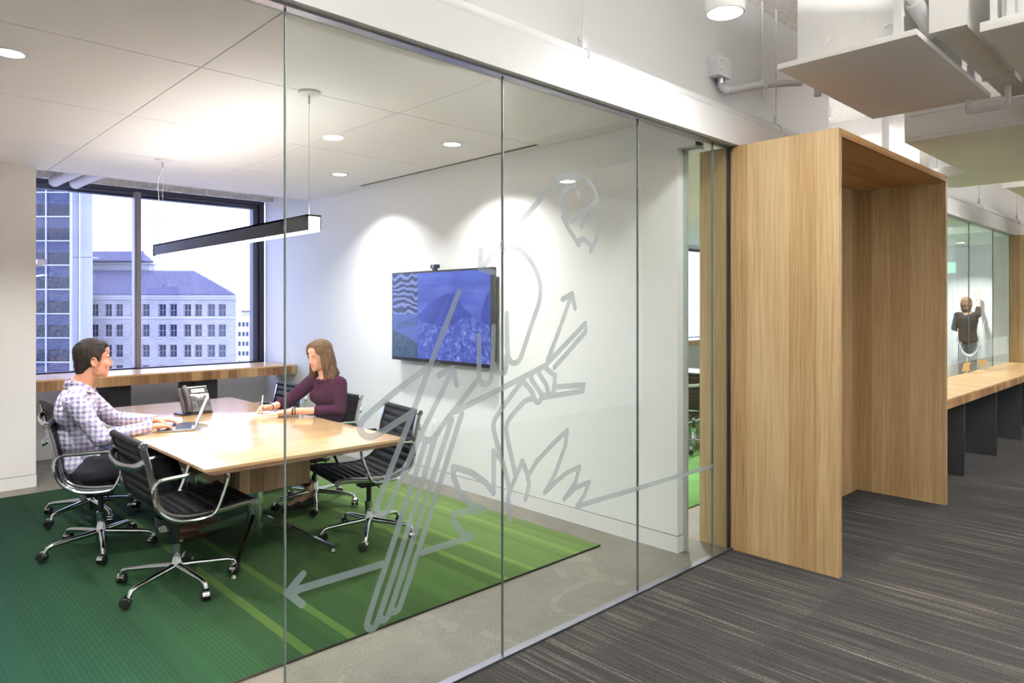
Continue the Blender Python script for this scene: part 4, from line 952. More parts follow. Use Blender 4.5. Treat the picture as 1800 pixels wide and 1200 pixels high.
# collar
cm = MB(); n_ = 28; vs = []
for i in range(n_ + 1):
    a = R(28 + 304 * i / n_); c_, s_ = math.cos(a), math.sin(a)
    for (r_, z_) in ((0.064, 1.095), (0.070, 1.098), (0.089, 1.050), (0.085, 1.044)):
        drop = 0.022 * max(0, c_) ** 2
        q = Vector((1.066, 5.056, 0)) + Matrix.Rotation(man_rz, 3, 'Z') @ Vector((c_ * r_ * 1.02 + 0.004 + (0.02 * max(0, c_) if r_ > 0.08 else 0), s_ * r_, 0)); vs.append((q.x, q.y, z_ - drop - 0.024 * max(0, c_) + 0.012 * max(0, -c_)))
cm.add(vs, [(i * 4 + j, i * 4 + (j + 1) % 4, i * 4 + 4 + (j + 1) % 4, i * 4 + 4 + j) for i in range(n_) for j in range(4)] + [(0, 1, 2, 3), (n_ * 4 + 3, n_ * 4 + 2, n_ * 4 + 1, n_ * 4)])
cm.build('collar', M['shirt'], man, angle=60)
for z_, f_ in ((0.98, 0.112), (0.90, 0.13), (0.82, 0.137), (0.74, 0.136)):
    q = Vector((1.056, 5.057, z_)) + mf * f_; MB().cyl(q - mf * 0.002, q + mf * 0.003, 0.0055, seg=10).build('shirt_button', M['white'], man)
tr = MB()
tr.ell(mp(-0.11, 0, 0.555), (0.125, 0.17, 0.085), Matrix.Rotation(man_rz, 3, 'Z'))
for hp, kn, an in ((hipN, knN, anN), (hipF, knF, anF)):
    tr.cap(hp, kn, 0.088, 0.068); tr.cap(kn, kn.lerp(an, 0.93), 0.066, 0.052)
blob('trousers', tr, 0.008, M['navy'], man, smooth=8)
def shoe(name, an, toe_dir, roll, parent, mat, L=0.27, sole=True):
    d = Vector(toe_dir).normalized(); side = Vector((-d.y, d.x, 0)).normalized(); up = side.cross(d) * -1 if side.cross(d).z < 0 else side.cross(d)
    Rr = Matrix.Rotation(R(roll), 3, d); side = Rr @ side; up = Rr @ up
    def Q(f, l, u): return Vector(an) + d * f + side * l + up * u
    m = MB(); m.cap(Q(-0.03, 0, -0.035), Q(0.10, 0, -0.045), 0.040, 0.036); m.cap(Q(0.06, 0, -0.05), Q(0.175, 0.004, -0.062), 0.042, 0.028); m.cap(Q(-0.01, 0, 0.0), Q(0.0, 0, -0.03), 0.042, 0.042)
    o = blob(name, m, 0.006, mat, parent, smooth=5)
    if sole:
        o2 = MB(); pts = [(-0.072, 0.0), (-0.06, 0.032), (0.0, 0.034), (0.07, 0.04), (0.13, 0.046), (0.18, 0.034), (0.205, 0.005), (0.19, -0.026), (0.13, -0.042), (0.06, -0.034), (0.0, -0.033), (-0.06, -0.032)]
        n = len(pts); vs = [Q(f, l, -0.082) for f, l in pts] + [Q(f, l, -0.070) for f, l in pts]
        o2.add(vs, [tuple(range(n)), tuple(range(2 * n - 1, n - 1, -1))] + [(i, (i + 1) % n, n + (i + 1) % n, n + i) for i in range(n)])
        o2.build('sole', M['shoe'] if mat != M['black_cloth'] else M['rubber'], o)
    return o
MB().tube([anN + Vector((-0.005, 0, 0.07)), anN + Vector((0.0, 0, -0.01))], [0.041, 0.04], 14).tube([anF + Vector((0, 0, 0.07)), anF + Vector((0, 0, -0.01))], [0.041, 0.04], 14).build('sock', M['sock'], man)
shoe('shoe', anN + Vector((0.02, 0, -0.01)), (1, -0.10, -0.04), -48, man, M['shoe'])
shoe('shoe', anF + Vector((0.0, 0, -0.005)), (1, -0.2, 0), 0, man, M['shoe'])
MB().tube([wrF + (elF - wrF).normalized() * 0.012 + Vector((0, 0.033 * math.cos(a), 0.031 * math.sin(a))) for a in [2 * math.pi * i / 18 for i in range(18)]], 0.004, 6, closed=True).build('bracelet', M['black'], man)

# ---- seated woman writing
Hw = Vector((2.688, 4.985, 1.172)); M3w = Matrix.Rotation(R(180 + 12), 3, 'Z') @ Matrix.Rotation(R(9), 3, 'Y')
wN, wF = Vector((2.760, 4.800, 0.965)), Vector((2.715, 5.140, 0.965))
eN, eF = Vector((2.735, 4.745, 0.765)), Vector((2.545, 5.225, 0.805))
rN, rF = Vector((2.400, 4.885, 0.782)), Vector((2.345, 5.120, 0.790))
b = MB(); Pw = head(b, Hw, M3w, 0.95, True)
b.cap(Pw(-0.022, 0, -0.06), (2.745, 4.97, 0.985), 0.046, 0.054); b.cap((2.755, 4.97, 0.98), (2.79, 4.965, 0.62), 0.07, 0.085)

for sh, el, wr in ((wN, eN, rN), (wF, eF, rF)):
    b.cap((2.755, 4.97, 0.965), sh, 0.045, 0.04); b.cap(sh, el, 0.036, 0.033); b.cap(el, wr, 0.036, 0.024)
khN, khF = Vector((2.38, 4.86, 0.56)), Vector((2.38, 5.06, 0.56)); aN, aF = Vector((2.60, 4.975, 0.145)), Vector((2.64, 5.055, 0.125))
for y, kn, an in ((4.87, khN, aN), (5.06, khF, aF)):
    b.cap((2.80, 4.965, 0.57), (2.79, y, 0.555), 0.07, 0.07); b.cap((2.79, y, 0.555), kn, 0.066, 0.05); b.cap(kn, an, 0.046, 0.031)
    toe = an + Vector((-0.17, 0.0, -0.105)); b.cap(an, an + Vector((0.02, 0, -0.045)), 0.031, 0.030); b.cap(an + Vector((0.0, 0, -0.03)), toe, 0.032, 0.022)
hand(b, rN, (-0.93, 0.30, -0.05), (0, 0, 1), (0.3, 0.95, 0), (8, 14), 0.9)
hand(b, rF, (-0.95, -0.10, 0.03), (0.0, 0.55, 0.85), (0.0, -0.85, 0.55), (48, 62), 0.9)
wom = blob('person', b, 0.0045, M['skin_f'], smooth=4)
tag(wom, 'seated woman with shoulder-length brown hair in a plum top, writing', 'person')
face_bits(Pw, M3w, wom, 0.95, True, M['hair_ash'])
h = MB()
def He(c, r): h.ell(Pw(*c), [q * 0.95 for q in r], M3w, 20, 14)
He((-0.024, 0, 0.054), (0.103, 0.092, 0.088)); He((-0.07, 0, 0.04), (0.055, 0.075, 0.07)); He((-0.045, 0, 0.0), (0.086, 0.092, 0.10)); He((-0.050, 0, -0.06), (0.070, 0.092, 0.09))
def lock(a, r0, r1, z0, z1, wav, th=0.016):
    n = 9; path = []
    for i in range(n):
        t = i / (n - 1); rr_ = r0 + (r1 - r0) * t; q = wav * math.sin(t * 7.0 + a * 5.0) * t
        path.append(Pw(-0.022 + math.cos(a) * rr_ + q * math.cos(a), math.sin(a) * rr_ * 1.02 + q * math.sin(a), z0 + (z1 - z0) * t))
    h.tube(path, [th * (1.0 - 0.62 * (i / (n - 1)) ** 2) for i in range(n)], 7)
for k in range(70):
    a = R(random.uniform(50, 310)); front = abs(math.cos(a / 2)) > 0.82
    lock(a, random.uniform(0.078, 0.090), random.uniform(0.098, 0.122), random.uniform(-0.04, 0.06), random.uniform(-0.215, -0.165), random.uniform(0.006, 0.018), random.uniform(0.012, 0.018))
for s_ in (-1, 1):
    for k in range(7):       # strands drawn from the side parting over the temples
        t = k / 6; y1 = 0.088
        P3 = [Pw(0.030 - 0.02 * t, s_ * 0.012 + 0.012, 0.126), Pw(0.058 - 0.035 * t, s_ * (0.045 + 0.01 * t), 0.098), Pw(0.050 - 0.035 * t, s_ * 0.076, 0.040), Pw(0.030 - 0.03 * t, s_ * 0.084, -0.03), Pw(0.030 - 0.03 * t + random.uniform(-0.006, 0.01), s_ * 0.092, -0.11), Pw(0.038 - 0.03 * t, s_ * (0.090 + 0.012 * random.random()), -0.185)]
        h.tube(smooth_path(P3, 4), [0.012] * 17 + [0.010, 0.008, 0.006, 0.004], 7)
blob('hair', h, 0.0045, M['hair_brown'], wom, smooth=1, fac=0.3)
s = MB()
s.ell((2.755, 4.968, 0.875), (0.105, 0.158, 0.15)); s.ell((2.775, 4.965, 0.72), (0.112, 0.142, 0.16)); s.ell((2.79, 4.965, 0.58), (0.13, 0.165, 0.09)); s.ell((2.685, 4.925, 0.86), (0.055, 0.06, 0.06)); s.ell((2.680, 5.015, 0.86), (0.055, 0.06, 0.06))
s.ell((2.755, 4.97, 0.945), (0.080, 0.14, 0.042)); s.cap((2.742, 4.97, 0.915), (2.752, 4.97, 0.90), 0.080, 0.105)
for sh, el, wr in ((wN, eN, rN), (wF, eF, rF)):
    s.cap((2.76, 4.97, 0.945), sh, 0.046, 0.054); s.cap(sh, el, 0.060, 0.050); s.cap(el, el.lerp(wr, 0.46), 0.050, 0.043)
blob('top', s, 0.007, M['plum'], wom, smooth=7)
MB().tube([(2.738 + 0.074 * math.cos(a), 4.97 + 0.074 * math.sin(a), 0.990 + 0.020 * math.cos(a)) for a in [2 * math.pi * i / 30 for i in range(30)]], 0.006, 8, closed=True).build('neckline', M['plum'], wom)
tr = MB(); tr.ell((2.80, 4.965, 0.565), (0.13, 0.17, 0.085))
for y, kn, an in ((4.87, khN, aN), (5.06, khF, aF)):
    tr.cap((2.79, y, 0.56), kn, 0.082, 0.064); tr.cap(kn, kn.lerp(an, 0.84), 0.058, 0.042)
blob('trousers', tr, 0.008, M['black_cloth'], wom, smooth=6)
for an in (aN, aF):
    m = MB(); Q = lambda f, l, u: an + Vector((-f, l, u))
    m.cap(Q(-0.045, 0, -0.06), Q(-0.02, 0, -0.085), 0.030, 0.03); m.cap(Q(0.10, 0, -0.088), Q(0.215, 0, -0.118), 0.034, 0.016); m.cap(Q(-0.02, 0, -0.10), Q(0.12, 0, -0.108), 0.026, 0.026)
    blob('shoe', m, 0.005, M['black'], wom, smooth=4)
d = (rN - eN).normalized(); u1 = d.cross(Vector((0, 0, 1))).normalized(); u2 = d.cross(u1)
def band(c, r, t, name, mat, parent): return MB().tube([c + u1 * r * math.cos(a) + u2 * r * math.sin(a) for a in [2 * math.pi * i / 20 for i in range(20)]], t, 6, closed=True).build(name, mat, parent)
band(rN - d * 0.012, 0.028, 0.005, 'watch_strap', M['black'], wom); band(rN - d * 0.03, 0.030, 0.0035, 'bracelet', M['black'], wom)
MB().lathe([(0.013, 0), (0.014, 0.004), (0.012, 0.007)], 16, Matrix.Translation(rN - d * 0.012 + Vector((0, -0.012, 0.024)))).build('watch_case', M['chrome'], wom)
d = (rF - eF).normalized(); u1 = d.cross(Vector((0, 0, 1))).normalized(); u2 = d.cross(u1); band(rF - d * 0.012, 0.027, 0.0035, 'bracelet', M['black'], wom)
pn = empty('pen', (2.262, 5.085, 0.7525), 0, 'white pen held upright in the writing hand', 'pen')
ax = Vector((0.10, 0.02, 0.80)).normalized()
MB().tube([ax * 0.0, ax * 0.012, ax * 0.125, ax * 0.132], [0.001, 0.0042, 0.0046, 0.003], 10).build('barrel', M['white'], pn)
MB().tube([ax * 0.128, ax * 0.140], [0.0055, 0.0035], 10).build('cap', M['white'], pn)

# ---- woman standing at the far whiteboard, seen through two layers of glass
b = MB(); Hf = Vector((11.62, 2.665, 1.625)); M3f = Matrix.Rotation(R(-38), 3, 'Z'); Pf = head(b, Hf, M3f, 0.95, True)
fs, fb = Vector((11.62, 2.50, 1.40)), Vector((11.62, 2.84, 1.40))
b.cap(Pf(-0.02, 0, -0.06), (11.62, 2.67, 1.43), 0.048, 0.055); b.cap((11.62, 2.67, 1.42), (11.62, 2.67, 1.0), 0.09, 0.10)
b.cap((11.62, 2.67, 1.41), fs, 0.05, 0.045); b.cap((11.62, 2.67, 1.41), fb, 0.05, 0.045)
fe, fw_ = Vector((11.71, 2.500, 1.62)), Vector((11.82, 2.555, 1.80)); ge, gw = Vector((11.62, 2.90, 1.14)), Vector((11.75, 2.74, 1.05))
b.cap(fs, fe, 0.044, 0.038); b.cap(fe, fw_, 0.036, 0.026); b.cap(fb, ge, 0.04, 0.036); b.cap(ge, gw, 0.036, 0.026)
hand(b, fw_, (0.7, 0.0, 0.65), (-0.6, 0, 0.7), (0, 1, 0), (40, 50), 0.9); hand(b, gw, (0.8, -0.5, -0.2), (0, 0, 1), (0.3, 0.9, 0), (30, 40), 0.9)
for s_ in (-1, 1): b.cap((11.62, 2.67 + s_ * 0.06, 0.98), (11.62, 2.67 + s_ * 0.09, 0.50), 0.085, 0.055); b.cap((11.62, 2.67 + s_ * 0.09, 0.50), (11.60, 2.67 + s_ * 0.09, 0.07), 0.05, 0.035); b.cap((11.60, 2.67 + s_ * 0.09, 0.05), (11.74, 2.67 + s_ * 0.11, 0.04), 0.038, 0.032)
fwm = blob('person', b, 0.008, M['skin_f'], smooth=4)
tag(fwm, 'distant woman in a dark top with one arm raised to a whiteboard', 'person')
h = MB()
for c, r in (((-0.03, 0, 0.05), (0.1, 0.088, 0.086)), ((-0.05, 0, -0.02), (0.085, 0.092, 0.11)), ((-0.055, 0, -0.10), (0.065, 0.09, 0.09)), ((-0.02, 0.05, -0.06), (0.06, 0.05, 0.11)), ((-0.02, -0.05, -0.06), (0.05, 0.05, 0.11))): h.ell(Pf(*c), r, M3f)
blob('hair', h, 0.008, M['hair_ash'], fwm, smooth=3)
s = MB(); s.ell((11.62, 2.67, 1.30), (0.12, 0.19, 0.16)); [s.ell((11.62, 2.67, z_), (0.125, r_, 0.12)) for z_, r_ in ((1.24, 0.178), (1.17, 0.168), (1.10, 0.160), (1.03, 0.163), (0.97, 0.172), (0.92, 0.18))]
s.cap((11.62, 2.67, 1.39), fs, 0.06, 0.062); s.cap((11.62, 2.67, 1.39), fb, 0.06, 0.062); s.cap(fs, fs.lerp(fe, 0.6), 0.06, 0.05); s.cap(fb, ge, 0.058, 0.05); s.cap(ge, ge.lerp(gw, 0.4), 0.05, 0.045)
blob('top', s, 0.011, M['black_cloth'], fwm, smooth=5)
s = MB()
for s_ in (-1, 1): s.cap((11.62, 2.67 + s_ * 0.06, 0.95), (11.62, 2.67 + s_ * 0.09, 0.50), 0.10, 0.07); s.cap((11.62, 2.67 + s_ * 0.09, 0.50), (11.60, 2.67 + s_ * 0.09, 0.13), 0.068, 0.055)
blob('trousers', s, 0.011, plain('teal_denim', (70, 92, 108), 0.85, mott=0.1), fwm, smooth=5)
fwm.location = (4.16, 0.955, 0)

# ------------------------------------------------------------------ city outside
A = R(46.164); FW = Vector((math.cos(A), math.sin(A), 0)); RT = Vector((math.sin(A), -math.cos(A), 0))
def site(name, depth, side, label, cat='building', group=None):
    """a building front facing the window: local x along the street, y away from us"""
    p = FW * depth + RT * side
    return empty(name, (p.x, p.y, 0), A - R(90), label, cat, group)
def px(D): return D / 1222.0
stone = NT('pale_stone'); v, x, y, z = stone.obj()
bk = stone.n('ShaderNodeTexBrick', {'Vector': stone.vec(x, z, 0.0), 'Color1': lin(176, 172, 168), 'Color2': lin(162, 158, 156), 'Mortar': lin(120, 118, 120), 'Scale': 1.0, 'Mortar Size': 0.012, 'Brick Width': 1.1, 'Row Height': 0.38})
stone.base(bk.outputs[0], 0.85); M['stone'] = stone.mat
M['stone_trim'] = plain('stone_trim', (186, 183, 180), 0.85, mott=0.03, scale=1)
M['roof'] = plain('clay_roof', (108, 104, 126), 0.8, mott=0.08, scale=0.6)
M['sash'] = plain('window_sash', (150, 148, 150), 0.6, mott=0)
M['pane'] = plain('building_glass', (60, 62, 78), 0.08, 0.0, mott=0.35, scale=0.35)
M['pane_pale'] = plain('pale_glass', (148, 150, 168), 0.2, mott=0.1, scale=0.4)
D = 120.0; k = px(D)
X = lambda p: (p - 900) * k
Zp = lambda p: 1.56 + (539 - p) * k
sb = site('stone_building', D, 0, 'grey stone office building with a hipped clay tile roof across the street')
zb = -45.0
wins = [];
for c in (113, 156.5, 199.5, 246.5, 294.6, 338.7, 380.7):
    for s in (-9.6, 9.6): wins.append(c + s)
ww, wh = 13.2 * k, 22.0 * k
rows = [Zp(545 + 35.8 * r) for r in range(6)]
# front wall with true openings
m = MB(); xs = sorted([X(95)] + [X(w) - ww / 2 for w in wins] + [X(w) + ww / 2 for w in wins] + [X(415)])
ztop = Zp(524); zs = [ztop]
for r_ in rows: zs += [r_ + wh / 2, r_ - wh / 2]
zs.append(zb)
for i in range(len(xs) - 1):
    for j in range(len(zs) - 1):
        if i % 2 == 1 and j % 2 == 1: continue
        m.add([(xs[i], 0, zs[j + 1]), (xs[i + 1], 0, zs[j + 1]), (xs[i + 1], 0, zs[j]), (xs[i], 0, zs[j])], [(0, 1, 2, 3)])
for w in wins:
    a, b = X(w) - ww / 2, X(w) + ww / 2
    for r_ in rows:
        t_, o_ = r_ + wh / 2, r_ - wh / 2
        m.add([(a, 0, o_), (a, 0.5, o_), (a, 0.5, t_), (a, 0, t_), (b, 0, o_), (b, 0.5, o_), (b, 0.5, t_), (b, 0, t_)], [(0, 1, 2, 3), (4, 7, 6, 5), (0, 4, 5, 1), (3, 2, 6, 7)])
m.add([(X(415), 0, zb), (X(415) * 1.21, 24, zb), (X(415) * 1.21, 24, ztop), (X(415), 0, ztop), (X(95), 0, zb), (X(95) * 1.2, 24, zb), (X(95) * 1.2, 24, ztop), (X(95), 0, ztop)], [(0, 1, 2, 3), (4, 7, 6, 5), (1, 5, 6, 2)])
m.build('front_wall', M['stone'], sb, smooth=False, fix=False)
w0 = None
for w in wins:
    for r_ in rows:
        if w0 is None:
            f = MB(); e = 0.09
            f.box(-ww / 2, -ww / 2 + e, 0, 0.1, -wh / 2, wh / 2).box(ww / 2 - e, ww / 2, 0, 0.1, -wh / 2, wh / 2).box(-ww / 2, ww / 2, 0, 0.1, wh / 2 - e, wh / 2).box(-ww / 2, ww / 2, 0, 0.1, -wh / 2, -wh / 2 + e).box(-ww / 2, ww / 2, 0.0, 0.08, -0.04, 0.05).box(-0.04, 0.04, 0.0, 0.08, -wh / 2, wh / 2)
            w0 = f.build('window', M['sash'], sb, smooth=False); w0.location = (X(w), 0.3, r_)
            p0 = MB().box(-ww / 2, ww / 2, 0.1, 0.12, -wh / 2, wh / 2).build('pane', M['pane'], w0, smooth=False)
        else:
            c_ = dup_mesh(w0, (X(w), 0.3, r_), sb); dup_mesh(p0, (0, 0, 0), c_)
for w in range(len(wins)):
    pass
m = MB()
for r_ in rows:
    for w in wins: m.box(X(w) - ww / 2 - 0.08, X(w) + ww / 2 + 0.08, -0.14, 0.3, r_ - wh / 2 - 0.22, r_ - wh / 2)
m.build('window_sills', M['stone_trim'], sb, smooth=False)
MB().box(X(94), X(417.5), -0.7, 0.2, Zp(522), Zp(518.5)).box(X(95), X(416), -0.35, 0.1, Zp(526), Zp(522)).build('cornice', M['stone_trim'], sb, smooth=False)
MB().box(X(95), X(415.6), -0.16, 0.05, Zp(559.5), Zp(556)).build('string_course', M['stone_trim'], sb, smooth=False)
e0, e1, rz, ez = X(92), X(418), Zp(471), Zp(518)
MB().add([(e0, -0.9, ez), (e1, -0.9, ez), (e1 * 1.21, 25, ez), (e0 * 1.21, 25, ez), (X(110) * 1.08, 9.5, rz), (X(341) * 1.08, 9.5, rz), (X(341) * 1.12, 14.5, rz), (X(110) * 1.12, 14.5, rz)], [(0, 1, 5, 4), (1, 2, 6, 5), (2, 3, 7, 6), (3, 0, 4, 7), (4, 5, 6, 7), (3, 2, 1, 0)]).build('hipped_roof', M['roof'], sb, smooth=False)
m = MB(); n_ = 96
for i in range(n_ + 1):
    u = i / n_; xa = e0 + (e1 - e0) * u
    top = 1.0
    if xa > X(341): top = max(0.0, (e1 - xa) / (e1 - X(341)))
    xb = xa * (1 + 0.08 * top)
    if top > 0.03: m.tube([(xa, -0.95, ez + 0.05), (xb, -0.9 + 10.4 * top, ez + (rz - ez) * top + 0.05)], 0.13, 5)
m.build('roof_tile_ribs', M['roof'], sb)
MB().box(X(120) * 1.083, X(262) * 1.083, 10, 12, Zp(474), Zp(455)).build('upper_wall', M['stone_trim'], sb, smooth=False)
MB().box(X(118) * 1.08, X(266) * 1.08, 9.6, 12, Zp(458), Zp(454.5)).build('upper_cornice', M['stone_trim'], sb, smooth=False)
MB().add([(X(116) * 1.075, 9, Zp(453)), (X(270) * 1.075, 9, Zp(453)), (X(270) * 1.2, 24, Zp(453)), (X(116) * 1.2, 24, Zp(453)), (X(136) * 1.117, 14, Zp(431)), (X(250) * 1.117, 14, Zp(431)), (X(250) * 1.16, 19, Zp(431)), (X(136) * 1.16, 19, Zp(431))], [(0, 1, 5, 4), (1, 2, 6, 5), (2, 3, 7, 6), (3, 0, 4, 7), (4, 5, 6, 7), (3, 2, 1, 0)]).build('upper_roof', M['roof'], sb, smooth=False)
m = MB()
for i in range(46):
    xa = X(118) + (X(252) - X(118)) * i / 45
    m.tube([(xa * 1.075, 8.95, Zp(453) + 0.05), (xa * 1.117, 14, Zp(431) + 0.05)], 0.13, 5)
m.build('upper_roof_ribs', M['roof'], sb)

# glass curtain wall tower
D2 = 100.0; k2 = px(D2); X2 = lambda p: (p - 900) * k2; Z2 = lambda p: 1.56 + (539 - p) * k2
gt = site('glass_tower', D2, 0, 'dark blue glass curtain wall tower at the edge of the window')
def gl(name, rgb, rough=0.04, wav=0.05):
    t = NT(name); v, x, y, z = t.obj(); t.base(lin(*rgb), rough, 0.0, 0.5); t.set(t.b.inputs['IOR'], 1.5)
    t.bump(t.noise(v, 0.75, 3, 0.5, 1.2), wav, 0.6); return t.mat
M['dark_refl'] = gl('tower_dark_reflection', (14, 16, 34), 0.03, 0.5); M['light_refl'] = gl('tower_light_reflection', (44, 50, 76), 0.08, 0.4)  # dark and light reflected bands painted as two glass colours
M['towermull'] = plain('tower_mullion', (168, 168, 186), 0.4, 0.3, mott=0)
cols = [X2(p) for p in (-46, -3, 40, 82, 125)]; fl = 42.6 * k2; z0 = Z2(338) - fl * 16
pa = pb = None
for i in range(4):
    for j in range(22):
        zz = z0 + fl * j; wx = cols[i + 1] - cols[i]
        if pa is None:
            pa = MB().box(0, wx, 0, 0.15, 0, fl * 0.52).build('dark_reflection_panel', M['dark_refl'], gt, smooth=False); pa.location = (cols[i], 0, zz)
            pb = MB().box(0, wx, 0, 0.15, fl * 0.52, fl).build('light_reflection_panel', M['light_refl'], gt, smooth=False); pb.location = (cols[i], 0, zz)
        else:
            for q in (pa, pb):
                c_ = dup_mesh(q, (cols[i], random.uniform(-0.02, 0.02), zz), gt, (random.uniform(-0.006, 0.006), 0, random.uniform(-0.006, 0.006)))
m = MB()
for cx in cols: m.box(cx - 0.09, cx + 0.09, -0.2, 0.15, z0, z0 + fl * 22)
for j in range(23): m.box(cols[0], cols[-1], -0.14, 0.1, z0 + fl * j - 0.08, z0 + fl * j + 0.08)
m.build('mullion_grid', M['towermull'], gt, smooth=False)
MB().prism([(cols[0], 0.2), (cols[-1], 0.2), (cols[-1] * 1.2, 20), (cols[0] * 1.2, 20)], z0, z0 + fl * 22).build('tower_core', M['blackmetal'], gt, smooth=False)
# white pier beside it
D3 = 110.0; k3 = px(D3); X3 = lambda p: (p - 900) * k3
M['pier'] = plain('white_pier_cladding', (250, 250, 250), 0.7, mott=0)
wp = site('white_pier', D3, 0, 'tall blank white building pier next to the glass tower')
zj = 1.56 + (539 - 452) * k3
MB().prism([(X3(124), 0), (X3(163), 0), (X3(163) * 1.055, 6), (X3(124) * 1.055, 6)], -45, zj - 0.06).build('lower_shaft', M['pier'], wp, smooth=False)
MB().prism([(X3(124), 0), (X3(163), 0), (X3(163) * 1.055, 6), (X3(124) * 1.055, 6)], zj + 0.06, 48).build('upper_shaft', M['pier'], wp, smooth=False)
MB().box(X3(124) + 0.1, X3(163) - 0.15, 0.12, 1.9, zj - 0.06, zj + 0.06).build('joint', M['stone_trim'], wp, smooth=False)
MB().box(X3(139), X3(140), -0.12, 0.05, -45, 48).build('rib', M['pier'], wp, smooth=False)

def block(name, D, x0, x1, y0, cols_, rows_, wpx, hpx, mats, label, bottom=-45.0, depth=14.0):
    k = px(D); X = lambda p: (p - 900) * k; Z = lambda p: 1.56 + (539 - p) * k
    b = site(name, D, 0, label)
    xs = sorted([X(x0), X(x1)] + [X(c) - wpx * k / 2 for c in cols_] + [X(c) + wpx * k / 2 for c in cols_]); zs = [Z(y0)]
    for r_ in rows_: zs += [Z(r_) + hpx * k / 2, Z(r_) - hpx * k / 2]
    zs.append(bottom); m = MB()
    for i in range(len(xs) - 1):
        for j in range(len(zs) - 1):
            if i % 2 == 1 and j % 2 == 1: continue
            m.add([(xs[i], 0, zs[j + 1]), (xs[i + 1], 0, zs[j + 1]), (xs[i + 1], 0, zs[j]), (xs[i], 0, zs[j])], [(0, 1, 2, 3)])
    m.add([(xs[0], 0, bottom), (xs[0] * (1 + depth / D), depth, bottom), (xs[0] * (1 + depth / D), depth, zs[0]), (xs[0], 0, zs[0]), (xs[-1], 0, bottom), (xs[-1] * (1 + depth / D), depth, bottom), (xs[-1] * (1 + depth / D), depth, zs[0]), (xs[-1], 0, zs[0])], [(0, 3, 2, 1), (4, 5, 6, 7), (3, 7, 6, 2)])
    m.build('front_wall', mats[0], b, smooth=False, fix=False)
    first = None
    for c in cols_:
        for r_ in rows_:
            if first is None:
                first = MB().box(-wpx * k / 2 - 0.1, wpx * k / 2 + 0.1, 0.25, 0.35, -hpx * k / 2 - 0.1, hpx * k / 2 + 0.1).build('window', mats[1], b, smooth=False); first.location = (X(c), 0, Z(r_))
            else: dup_mesh(first, (X(c), 0, Z(r_)), b)
    return b, X, Z
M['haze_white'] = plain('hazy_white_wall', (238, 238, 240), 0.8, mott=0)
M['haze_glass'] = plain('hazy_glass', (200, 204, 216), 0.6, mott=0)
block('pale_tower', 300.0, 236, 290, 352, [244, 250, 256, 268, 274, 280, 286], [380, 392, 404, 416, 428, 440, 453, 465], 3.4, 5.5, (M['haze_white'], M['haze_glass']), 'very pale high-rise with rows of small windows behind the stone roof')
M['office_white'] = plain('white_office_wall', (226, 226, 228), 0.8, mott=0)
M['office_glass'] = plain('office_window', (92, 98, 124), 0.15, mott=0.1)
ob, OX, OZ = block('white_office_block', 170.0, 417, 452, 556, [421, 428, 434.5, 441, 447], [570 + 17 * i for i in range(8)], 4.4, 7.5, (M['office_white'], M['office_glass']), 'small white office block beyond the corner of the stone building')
MB().box(OX(419), OX(437), 2, 8, OZ(556), OZ(547)).build('roof_block', M['stone_trim'], ob, smooth=False)
MB().box(OX(418), OX(437.5), 1.8, 8.2, OZ(547.4), OZ(546)).build('roof_cap', M['frame'], ob, smooth=False)
g = struct('ground_street', MB().box(-500, 500, 20, 700, -46, -45), M['stone_trim'])

